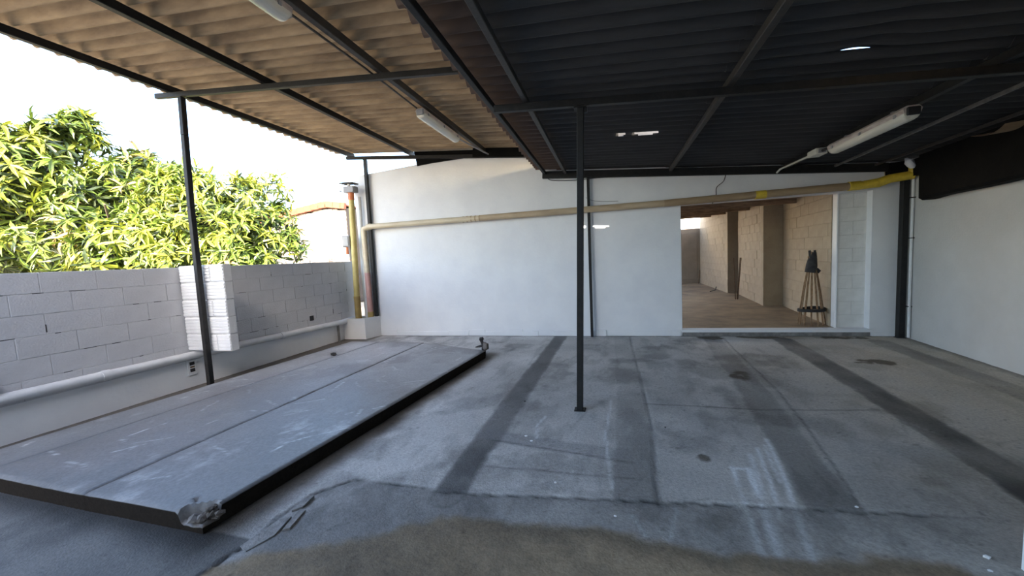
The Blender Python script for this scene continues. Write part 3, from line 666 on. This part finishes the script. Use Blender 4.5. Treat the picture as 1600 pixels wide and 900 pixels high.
def cable(label, pts, r, m=M_rubber):
    b = MB(); P = [Vector(p) for p in pts]; out = []
    for i in range(len(P) - 1):
        a = P[max(i - 1, 0)]; e = P[min(i + 2, len(P) - 1)]
        for k in range(5):
            t = k / 5; out.append(.5 * ((2 * P[i]) + (P[i + 1] - a) * t + (2 * a - 5 * P[i] + 4 * P[i + 1] - e) * t * t + (3 * P[i] - a - 3 * P[i + 1] + e) * t ** 3))
    out.append(P[-1]); b.tube(out, r, m, 6); return tag(b.build('cable', None, True), label, 'cable')
cable('thin black wire hanging from the roof to the tan pipe near the opening', [(1.70, BY(1.7) - .03, 2.53), (1.66, BY(1.7) - .05, 2.42), (1.57, BY(1.6) - .03, 2.34), (1.55, BY(1.6) - .07, 2.21), (1.51, BY(1.5) - .02, 2.10)], .006)
cable('black cable sagging under the left end of the back rafter', [(-1.05, BY(-1) - .02, 2.76), (-.98, BY(-1) - .03, 2.70), (-.6, BY(-.6) - .03, 2.665), (-.2, BY(-.2) - .03, 2.665), (.3, BY(.3) - .03, 2.64)], .006)
cable('short curled wire on the back wall above the pipe, by the thin post', [(-.42, BY(-.4) - .03, 2.36), (-.3, BY(-.3) - .012, 2.30), (-.1, BY(-.1) - .012, 2.27), (.1, BY(.1) - .012, 2.26)], .004, M_grey)
cable('pale wire looping down the wall under the right end of the roof', [(3.66, BY(3.66) - .02, 2.44), (3.70, BY(3.7) - .03, 2.38), (3.71, BY(3.7) - .03, 2.30), (3.70, BY(3.7) - .03, 2.25)], .007, M_pvcC)

# socket box on the left wall under the fin
b = MB(); xs = LX(3.38) + .012; b.box((xs - .004, 3.30, .15), (xs + .018, 3.405, .345), M_pvcW, None, .005)
sb = tag(b.build('socket_box'), 'white socket plate with broken dark holes low on the left wall', 'socket')
for z in (.275, .19):
    c = MB(); c.box((xs + .01, 3.325, z), (xs + .020, 3.385, z + .045), M_rubber, None, .003); o = c.build('socket', sb); o['label'] = 'dark broken socket opening'
c = MB(); c.box((xs + .010, 3.33, .245), (xs + .022, 3.38, .265), M_rust); c.build('contact', sb)
b = MB(); b.tube([(LX(1.8) + .0, 1.79, .55), (LX(1.8) + .09, 1.80, .54)], .045, M_rubber, 12); b.tube([(LX(1.8) + .06, 1.795, .543), (LX(1.8) + .12, 1.80, .537)], .035, M_rag, 12)
tag(b.build('pipe_stub', None, True), 'dark pipe stub sticking out of the left wall at the edge of the photo', 'pipe')

# ------------------------------------------------------------------ raised slab
def slab():
    H = .115; rt = empty('concrete_platform'); rt.location = (-3.2, 3.2, 0)
    tag(rt, 'low raised concrete platform in three pours along the left wall', 'platform')
    def edge(pa, pb, t): return (pa[0] + (pb[0] - pa[0]) * t, pa[1] + (pb[1] - pa[1]) * t)
    F = [(-4.80, 1.40), (-4.31, 1.395), (-3.18, 1.385), (-2.205, 1.385)]      # front edge
    Bk = [(-4.46, 5.42), (-3.86, 5.41), (-3.02, 5.38), (-1.815, 4.94)]         # back edge
    m = attr_mat('slab_concrete', grain=.22, bump=.28, bscale=70, spec=.45)
    for i in range(3):
        nu = int((F[i + 1][0] - F[i][0]) / .018); nv = 210
        u, v = np.meshgrid(np.linspace(0, 1, nu + 1), np.linspace(0, 1, nv + 1))
        g = .006
        fx = F[i][0] + (F[i + 1][0] - F[i][0]) * u; fy = F[i][1] + (F[i + 1][1] - F[i][1]) * u
        bx = Bk[i][0] + (Bk[i + 1][0] - Bk[i][0]) * u; by = Bk[i][1] + (Bk[i + 1][1] - Bk[i][1]) * u
        X = fx + (bx - fx) * v; Y = fy + (by - fy) * v
        mid = fbm(X, Y, 2.2, 5); fine = fbm(X, Y, 10, 15, 4); big = fbm(X, Y, .8, 25); wob = fbm(X, Y, 4, 35) - .5
        C = np.ones(X.shape + (3,)) * (np.array([.155, .155, .158]) * (1 + 1.1 * sstep(2.2, 5, Y))[..., None]) * (.6 + .45 * mid + .4 * big)[..., None]  # front darker than back: light falloff painted into the colour
        C = lerp3(C, (.17, .16, .16), sstep(.52, .72, fbm(X, Y, 1.5, 71)) * .6)
        C = lerp3(C, (.60, .61, .63), sstep(.50, .74, fbm(X, Y * .7, 9, 81, 5, .7)) * .38 * sstep(.35, .65, fbm(X, Y, 1.3, 91)))
        rs = np.random.RandomState(9 + i)
        for _ in range(60):
            x0 = rs.uniform(-4.6, -2); y0 = rs.uniform(1.5, 5.2); a = rs.uniform(0, 3.14); l = rs.uniform(.08, .3)
            d, t = pl_dist(X + wob * .1, Y + wob * .1, [(x0, y0), (x0 + l * math.cos(a), y0 + l * math.sin(a))]); C = lerp3(C, (.66, .67, .69), np.exp(-(d / .005) ** 2) * rs.uniform(.3, .8) * np.clip(fine * 2 - .2, 0, 1))
        eL = u * (F[i + 1][0] - F[i][0]); eR = (1 - u) * (F[i + 1][0] - F[i][0])
        C *= (1 - .55 * np.exp(-(np.minimum(eL, eR) / .016) ** 2))[..., None]
        if i < 2: C = lerp3(C, (.10, .095, .095), np.exp(-(eR / .05) ** 2) * .5)
        C = lerp3(C, (.16, .14, .12), np.exp(-((1 - v) * 4 / .10) ** 2) * .5)
        Z = np.full(X.shape, H) + (mid - .5) * .008 + (fine - .5) * .003
        if i == 0: C *= 1.12; Z -= .004
        e = np.minimum(np.minimum(eL, eR), np.minimum(v, 1 - v) * 4.0)
        Z -= .012 * (1 - sstep(0, .02, e + (fine - .5) * .012))
        # broken near corner
        if i == 2:
            dd = np.hypot((X + 2.20) / .30, (Y - 1.385) / .17) + (fine - .5) * .9
            k = 1 - sstep(.55, .8, dd); Z -= k * (.055 + .03 * fine); C = lerp3(C, (.12, .10, .085), k * .85)
        rough = np.clip(.26 + .25 * mid + .12 * fine, .25, .9)
        # ring of skirt verts
        A = np.concatenate([np.clip(C, .01, .8), rough[..., None]], -1)
        pad = lambda q: np.pad(q, ((2, 2), (2, 2)), mode='edge')
        Xp, Yp, Zp = pad(X), pad(Y), pad(Z).copy(); Ap = np.pad(A, ((2, 2), (2, 2), (0, 0)), mode='edge').copy()
        for r_ in (1, 0):
            for sl_ in (np.s_[r_, :], np.s_[-1 - r_, :], np.s_[:, r_], np.s_[:, -1 - r_]):
                if r_ == 0: Zp[sl_] = -.012
                else: Zp[sl_] -= .006
                Ap[sl_] = (.022, .018, .015, 1)
        Xp[:, :2] += .003; Xp[:, -2:] -= .003
        ny, nx = Xp.shape
        o = grid_obj('slab_pour', np.arange(nx), np.arange(ny), Zp, Ap, m, rt, warp=lambda a, c: (Xp, Yp))
        o.matrix_parent_inverse = Matrix.Translation((3.2, -3.2, 0))
        try: o.data.set_sharp_from_angle(angle=R(35))
        except Exception: pass
    # rubble at the broken corner
    rnd = random.Random(12)
    for k in range(13):
        bm = bmesh.new(); bmesh.ops.create_icosphere(bm, subdivisions=1, radius=rnd.uniform(.012, .04)); c = MB()
        px, py = -2.18 + rnd.uniform(-.16, .05), 1.39 + rnd.uniform(-.02, .11); pz = .07 + rnd.uniform(-.02, .03)
        c.add([Vector((q.co.x * rnd.uniform(.7, 1.4), q.co.y * rnd.uniform(.7, 1.3), q.co.z * rnd.uniform(.4, .8))) + Vector((px, py, pz)) for q in bm.verts], [[q.index for q in f.verts] for f in bm.faces], M_dirt if k % 3 else M_ragp); bm.free()
        o = c.build('broken_lump', rt); o.matrix_parent_inverse = Matrix.Translation((3.2, -3.2, 0))
slab()

# scrap standing at the slab's far corner
def scrap():
    rt = empty('scrap_metal'); rt.location = (-1.87, 5.04, .0)
    tag(rt, 'dark twisted piece of scrap standing at the far corner of the platform', 'scrap')
    def blob(nm, pts, rs_, m, lab=None):
        b = MB(); b.tube(pts, rs_, m, 9); o = b.build(nm, rt, True)
        if lab: o['label'] = lab
    blob('stem', [(.0, 0, .0), (.005, 0, .06), (-.005, 0, .10), (.01, 0, .14)], [.028, .024, .03, .04], M_rag)
    blob('body', [(.0, .0, .09), (.03, .0, .13), (.032, .0, .17), (.0, .0, .20)], [.02, .05, .045, .02], M_ragp, 'greyish crumpled lump')
    blob('neck', [(.005, 0, .16), (-.02, 0, .20), (-.03, 0, .24)], [.025, .022, .026], M_rag)
    blob('head', [(-.055, 0, .235), (-.04, 0, .262), (-.015, 0, .265), (.0, 0, .245)], [.012, .026, .026, .012], M_rag)
    blob('arm', [(.01, 0, .165), (-.06, .0, .148), (-.13, 0, .132)], [.022, .018, .008], M_rag)
scrap()

# small things lying about
def chips():
    rnd = random.Random(21)
    spots = [(-.65, 2.68, .016, 'w', 'small white chip on the dark cross patch of the floor'), (-.71, 2.75, .018, 'w', 'white chip beside another, near the middle post'), (-.39, 2.19, .014, 'w', 'white grit piece just beyond the floor crack'),
             (-1.82, 1.66, .016, 'w', 'white chip lying in the foreground near the crack corner'), (1.21, 2.27, .013, 'w', 'small white chip on the crack line at the right'), (-.03, 1.97, .013, 'w', 'pale chip just in front of the crack line'),
             (1.54, 2.0, .02, 'w', 'white chip beside the near white wall corner'), (1.50, 1.93, .016, 'w', 'smaller white chip beside the near white wall corner'), (-1.62, 1.14, .018, 'w', 'white chip at the bottom edge of the photo'),
             (-.88, 3.44, .018, 'd', 'dark pebble on the first dark strip'), (-4.06, 4.52, .045, 'd', 'dark lump lying on the far left of the platform'), (.36, 3.07, .012, 'd', 'tiny dark pebble right of the middle post')]
    for x, y, r, c, lab in spots:
        bm = bmesh.new(); bmesh.ops.create_icosphere(bm, subdivisions=1, radius=r); b = MB(); z = .118 if x < -4 else .004; r *= .62 if x > -4 else 1
        for q in bm.verts: q.co *= .62 if x > -4 else 1
        if y < 2.0: z -= .012
        b.add([Vector((q.co.x * rnd.uniform(.8, 1.5), q.co.y * rnd.uniform(.7, 1.2), q.co.z * .5)) + Vector((x, y, z + r * .3)) for q in bm.verts], [[q.index for q in f.verts] for f in bm.faces], M_white if c == 'w' else M_rag); bm.free()
        tag(b.build('concrete_chip'), lab, 'chip', 'chips scattered over the floor')
    # broken pieces of the floor topping along the crack
    for poly, lab in (([(-1.915, 1.36), (-1.85, 1.34), (-1.80, 1.46), (-1.83, 1.60), (-1.88, 1.56)], 'loose flat piece of floor topping at the crack, largest'), ([(-1.79, 1.50), (-1.76, 1.52), (-1.79, 1.66), (-1.83, 1.66)], 'narrow broken flake of topping beside the crack'),
                      ([(-1.87, 1.64), (-1.83, 1.68), (-1.84, 1.78), (-1.88, 1.74)], 'small broken flake of topping at the bend of the crack')):
        b = MB(); b.prism(poly, -.016, .002, M_conc, z1f=lambda x, y: .002 + (y - 1.5) * .02); tag(b.build('topping_flake'), lab, 'concrete flake')
chips()

# ------------------------------------------------------------------ room behind the opening
def back_room():
    b = MB(); b.box((-4, 6.66, -.05), (4.2, 15.9, .1), M_roomfloor); struct(b.build('floor.003'))
    def wall(nm, o, u, n, length, h, z0=.1, blocks=True, t=.12, m=M_warmlit, mj=M_warmlitj, rows=None):
        u = Vector(u).normalized(); n = Vector(n).normalized(); o = Vector(o); c = MB()
        p = [o - n * .005, o + u * length - n * .005, o + u * length - n * t, o - n * t]
        c.prism([(q.x, q.y) for q in p], z0, z0 + h, mj if blocks else m); wl = struct(c.build(nm))
        if blocks: block_courses(wl, o, u, n, length, z0, rows or int(h / .2), .2, .4, m, nm[:4] + m.name, random.Random(len(nm) + 1), 0.0, .004)
        return wl
    # narrow block pier right behind the opening
    M_pier = mat('pier_block', (.76, .75, .72), .75, (.66, .65, .62), 6, .5, 40, objrand=.03)
    M_pierj = mat('pier_joint', (.66, .65, .62), .85, (.45, .43, .40), 9, .5, 60)
    wall('wall_pier', (3.235, 6.69, 0), (1, 0.02, 0), (0, -1, 0), .40, 2.2, m=M_pier, mj=M_pierj, rows=11)
    c = MB(); c.box((3.222, 6.672, .1), (3.246, 6.80, 2.2), M_white, None, .006); struct(c.build('trim_2'))
    wall('wall_room_right', (3.45, 9.1, 0), (-.24, -2.33, 0), (-1, .1, 0), 2.32, 2.2)
    wall('wall_room_right.001', (3.10, 9.13, 0), (1, 0, 0), (0, -1, 0), .42, 2.2, blocks=False)
    wall('wall_room_right.002', (3.27, 11.4, 0), (-.17, -2.25, 0), (-1, .08, 0), 2.25, 2.25)
    wall('wall_room_right.003', (3.10, 11.73, 0), (1, 0, 0), (0, -1, 0), .42, 2.35, blocks=False)
    wall('wall_room_right.004', (3.12, 15.3, 0), (-.02, -3.55, 0), (-1, 0, 0), 3.55, 2.6)
    wall('wall_room_end', (-4, 15.4, 0), (1, 0, 0), (0, -1, 0), 7.6, 2.06, blocks=False)
    b = MB(); b.box((3.72, 6.7, .1), (3.85, 15.5, 3.2), M_warmlit); struct(b.build('wall_room_right.005'))  # unseen outer wall, added to keep sun off the room walls
    wall('wall_room_left', (-4, 6.6, 0), (0, 1, 0), (1, 0, 0), 8.8, 2.8, blocks=False)
    b = MB(); b.box((2.42, 15.30, .1), (3.115, 15.36, 2.15), M_panel, None, .005); d = struct(b.build('door_1'))
    c = MB(); c.box((2.5, 15.285, .25), (3.02, 15.302, 2.0), M_panel, None, .006); c.build('door_panel', d)
    # white wall added to catch sun: the glow above the door and bounce light
    b = MB(); b.box((-6, 18.2, 0), (8, 18.4, 4.2), M_white); struct(b.build('wall_far_bounce'))
    # roof: boards on timber joists, open beyond the last joist; unseen left half opened to add warm light
    zr = lambda y: 2.30 + .045 * (y - 9.1)
    rf = struct(empty('ceiling.002'))
    for k in range(24):
        y0 = 6.66 + k * .335; y1 = y0 + .325
        x0 = 0.2 if 6 < k else -4
        c = MB(); c.add([(x0, y0, zr(y0)), (3.72, y0, zr(y0)), (3.72, y1, zr(y1)), (x0, y1, zr(y1)), (x0, y0, zr(y0) + .025), (3.72, y0, zr(y0) + .025), (3.72, y1, zr(y1) + .025), (x0, y1, zr(y1) + .025)],
                        [(0, 3, 2, 1), (4, 5, 6, 7), (0, 1, 5, 4), (1, 2, 6, 5), (2, 3, 7, 6), (3, 0, 4, 7)], M_wood); c.build('board', rf)
    for y in (8.3, 10.2, 11.9, 13.6):
        c = MB(); c.box((0.2, y, zr(y) - .09), (3.5, y + .07, zr(y) - .002), M_wood, None, .004); c.build('joist', rf)
    # bundle of rods with a hoop
    cx, cy = 3.035, 6.95; rt = empty('rod_bundle'); rt.location = (cx, cy, .1)
    tag(rt, 'cone of rusty rods with a black hoop standing behind the opening', 'rod bundle')
    rnd = random.Random(4)
    for k in range(12):
        a = 2 * math.pi * k / 12 + .2; r0 = .180 + rnd.uniform(-.01, .01); c = MB()
        c.tube([(r0 * math.cos(a), r0 * .8 * math.sin(a), 0), (.11 * math.cos(a), .1 * math.sin(a), .55), (.045 * math.cos(a), .04 * math.sin(a), .98), (.05 * math.cos(a + .5), .03 * math.sin(a + .5), 1.12 + rnd.uniform(-.05, .06))], .009, M_rodtan, 6); c.build('rod', rt)
    c = MB(); c.tube([(-.02, 0, .84), (-.005, 0, .95), (.005, 0, 1.05), (.01, 0, 1.16)], [.075, .075, .06, .045], M_rag, 12); o = c.build('wrapping', rt, True); o['label'] = 'dark wrapping at the top'
    c = MB(); c.tube([(.05, -.03, .90), (.085, -.03, .86), (.07, -.03, .83)], [.02, .025, .012], M_rag, 8); c.build('wrapping_tail', rt, True)
    for x in (-.03, .03):
        c = MB(); c.tube([(x, 0, 1.12), (x * 1.2, 0, 1.19)], .018, M_rag, 8); c.build('rod_tip', rt)
    hp = []; nn = 30
    vs = []; fs = []
    for k in range(nn):
        a = 2 * math.pi * k / nn; zc = .245 + .012 * math.cos(a) + .006 * math.sin(2 * a)
        for rr, dz in ((.158, -.026), (.182, -.02), (.182, .02), (.158, .026)): vs.append((rr * math.cos(a), rr * .95 * math.sin(a), zc + dz))
    for k in range(nn):
        for q in range(4): fs.append((k * 4 + q, k * 4 + (q + 1) % 4, ((k + 1) % nn) * 4 + (q + 1) % 4, ((k + 1) % nn) * 4 + q))
    c = MB(); c.add(vs, fs, M_rubber); o = c.build('hoop', rt, True); o['label'] = 'black rubber hoop'
    for (x, xt, y, lab) in ((2.90, 2.86, 10.33, 'single rusty rod leaning on the inner room wall, leftmost'), (2.93, 2.99, 10.3, 'rusty rod leaning in the inner room, middle of three'), (2.955, 3.025, 10.34, 'rusty rod leaning in the inner room, nearest the block wall')):
        c = MB(); c.tube([(x, y, .1), (xt + .02, y + .05, 1.13)], .010, M_rust, 6); tag(c.build('steel_rod'), lab, 'rod')
    c = MB(); c.tube([(3.02, 15.1, .1), (3.09, 15.2, .6)], .012, M_rust, 6); tag(c.build('steel_rod'), 'short rod leaning by the far door', 'rod')
    c = MB(); c.tube([(2.75, 12.2, .11), (2.92, 12.3, .14), (2.95, 12.32, .24)], .012, M_rag, 6); tag(c.build('wire_scrap'), 'dark bent wire on the inner room floor by the wall', 'scrap')
back_room()

# ------------------------------------------------------------------ outside
b = MB(); b.box((-90, -60, -.6), (60, 90, -.14), M_ground); struct(b.build('ground'))
def house():
    rt = empty('brick_house'); rt.location = (-12.5, 13, -.1); tag(rt, 'pale brick house with an orange tiled gable edge beyond the yard wall', 'house')
    inv = Matrix.Translation((12.5, -13, .1))
    prof = [(-15.6, 3.30), (-14.0, 3.66), (-11.3, 3.98), (-10.42, 3.84)]
    def top(x): return float(np.interp(x, [p[0] for p in prof], [p[1] for p in prof]))
    b = MB(); poly = [(-15.6, -.1), (-10.42, -.1)] + [(x, z) for x, z in prof[::-1]]
    n = len(poly); vs = [(x, 13.02, z - .06 if z > 0 else z) for x, z in poly] + [(x, 17, z - .06 if z > 0 else z) for x, z in poly]
    b.add(vs, [tuple(range(n)), tuple(range(n, 2 * n))[::-1]] + [(i, n + i, n + (i + 1) % n, (i + 1) % n) for i in range(n)], M_mortar)
    o = b.build('wall', rt); o.matrix_parent_inverse = inv
    b = MB(); rnd = random.Random(1); z = 1.2; r = 0
    while z < 3.95:
        x = -15.5 - (.12 if r % 2 else 0)
        while x < -10.45:
            x1 = min(x + .235, -10.43)
            if z + .075 < min(top(x), top(x1)) - .08 and x1 - x > .03: d = rnd.uniform(0, .006); b.box((x, 13.0 - d, z), (x1 - .012, 13.05, z + .078), M_brick)
            x += .247
        z += .09; r += 1
    o = b.build('brick_courses', rt); o['kind'] = 'stuff'; o.matrix_parent_inverse = inv
    # verge tiles along the gable
    x = -15.6
    while x < -10.5:
        x1 = min(x + .36, -10.40); c = MB(); za, zb = top(x), top(x1)
        c.bar((x - .02, 12.93, za + .02), (x1 + .02, 12.93, zb - .0), .16, .26, M_tile, .015); o = c.build('verge_tile', rt); o.matrix_parent_inverse = inv
        c = MB(); c.bar((x, 14.9, za + .045), (x1, 14.9, zb + .045), 4.0, .06, M_tile); o = c.build('roof_tile_row', rt); o.matrix_parent_inverse = inv
        x = x1
house()

def tree(name_label, blobs, trunk, nwh, seed, size=.30, ncl=60):
    rnd = random.Random(seed); rt = empty('mango_tree'); rt.location = (trunk[0], trunk[1], -.14)
    tag(rt, name_label, 'tree'); inv = Matrix.Translation((-trunk[0], -trunk[1], .14))
    b = MB(); tx, ty, th = trunk; b.tube([(tx, ty, -.2), (tx + .1, ty, th * .5), (tx, ty + .1, th)], [.26, .2, .15], M_bark, 10); o = b.build('trunk', rt, True); o.matrix_parent_inverse = inv
    for c_, r_ in blobs:
        for k in range(3):
            d = Vector((rnd.gauss(0, 1), rnd.gauss(0, 1), abs(rnd.gauss(0, 1)))).normalized(); e = Vector(c_) + Vector((d.x * r_[0], d.y * r_[1], d.z * r_[2])) * .7
            b = MB(); s = Vector((tx, ty + .1, th * .95)); md = s.lerp(e, .5) + Vector((0, 0, -.25)); b.tube([s, md, e], [.09, .06, .02], M_bark, 6); o = b.build('branch', rt, True); o.matrix_parent_inverse = inv
    # one leaf mesh per tint
    def leafmesh(m):
        v = [(0, 0, 0), (-.095, .28, .02), (0, .3, -.025), (.095, .28, .02), (-.09, .62, -.03), (0, .64, -.09), (.09, .62, -.03), (0, 1, -.30)]
        f = [(0, 2, 1), (0, 3, 2), (1, 2, 5, 4), (2, 3, 6, 5), (4, 5, 7), (5, 6, 7)]
        me = bpy.data.meshes.new('leaf'); me.from_pydata(v, [], f); me.materials.append(m); return me
    LM = [leafmesh(m) for m in M_leafs]
    leaves = []; tot = sum(r[0] * r[2] for c, r in blobs)
    clumps = []
    for c_, r_ in blobs:
        for _ in range(max(8, int(ncl * r_[0] * r_[2] / tot))):
            d = Vector((rnd.gauss(0, 1), rnd.gauss(0, .9) - .35, rnd.gauss(0, 1))).normalized(); s = rnd.uniform(.62, .95)
            clumps.append((Vector(c_) + Vector((d.x * r_[0], d.y * r_[1], d.z * r_[2])) * s, rnd.uniform(.45, .85) * min(1, r_[0] / 1.6), d, rnd.random()))
    for cc, cr_, cd_, ctone in clumps:
        for _ in range(max(5, int(nwh / len(clumps)))):
            d = (Vector((rnd.gauss(0, 1), rnd.gauss(0, 1), rnd.gauss(0, 1) + .25)).normalized() + cd_ * .5).normalized()
            s = rnd.uniform(.6, 1.1); p = cc + d * cr_ * s
            if p.x > LX(6) - .45: continue
            ax = (d + Vector((0, 0, .8))).normalized(); q = ax.to_track_quat('Z', 'Y').to_matrix().to_4x4()
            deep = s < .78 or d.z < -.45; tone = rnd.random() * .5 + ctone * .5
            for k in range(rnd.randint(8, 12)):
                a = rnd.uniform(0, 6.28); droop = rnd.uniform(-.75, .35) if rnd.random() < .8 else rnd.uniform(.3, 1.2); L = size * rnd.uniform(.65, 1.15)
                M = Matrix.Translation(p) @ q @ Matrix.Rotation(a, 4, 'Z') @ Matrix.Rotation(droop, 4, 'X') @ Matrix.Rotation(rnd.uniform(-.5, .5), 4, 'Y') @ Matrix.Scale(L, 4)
                mi = (2 if rnd.random() < .6 else 1) if deep else (0 if tone < .45 else (1 if tone < .85 else 3))  # inner and underside leaves mostly take darker tints as painted shade
                if rnd.random() < .15: mi = rnd.choice((0, 1, 2))
                leaves.append((M, mi, p, s))
    leaves.sort(key=lambda t: (t[2] - Vector((0, 0, 1.4))).length - (3 if t[3] > .92 and t[2].z > 1.7 else 0))
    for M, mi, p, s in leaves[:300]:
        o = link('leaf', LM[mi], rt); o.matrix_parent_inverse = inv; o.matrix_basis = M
    base = np.array([[*v.co] for v in LM[0].vertices]); fa = [tuple(f.vertices) for f in LM[0].polygons]
    V = []; Fs = []; mis = []
    for M, mi, p, s in leaves[300:]:
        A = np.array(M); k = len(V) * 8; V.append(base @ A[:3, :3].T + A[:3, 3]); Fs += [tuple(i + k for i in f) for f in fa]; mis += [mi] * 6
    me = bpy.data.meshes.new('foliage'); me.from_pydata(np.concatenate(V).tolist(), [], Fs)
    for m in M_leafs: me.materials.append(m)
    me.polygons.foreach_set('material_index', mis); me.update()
    o = link('foliage', me, rt); o.matrix_parent_inverse = inv; o['kind'] = 'stuff'
tree('large sunlit mango tree with long drooping leaves beyond the left wall', [((-14.6, 7.6, 3.3), (3.1, 2.2, 2.45)), ((-17.8, 8, 3.0), (2.6, 2.2, 2.4)), ((-12.2, 7.2, 3.0), (1.7, 1.6, 1.75))], (-14.4, 7.8, 2.2), 2500, 11, .42, 85)
tree('smaller mango tree beside the pale brick house, right of the bent post', [((-9.45, 7.5, 2.45), (1.25, 1.2, 1.6)), ((-10.8, 7.4, 2.8), (1.1, 1.1, 1.4)), ((-8.75, 7.5, 1.8), (.85, .9, 1.0)), ((-10.2, 7.2, 1.7), (1.2, 1.0, 1.0))], (-9.5, 7.7, 1.6), 1650, 23, .30, 75)
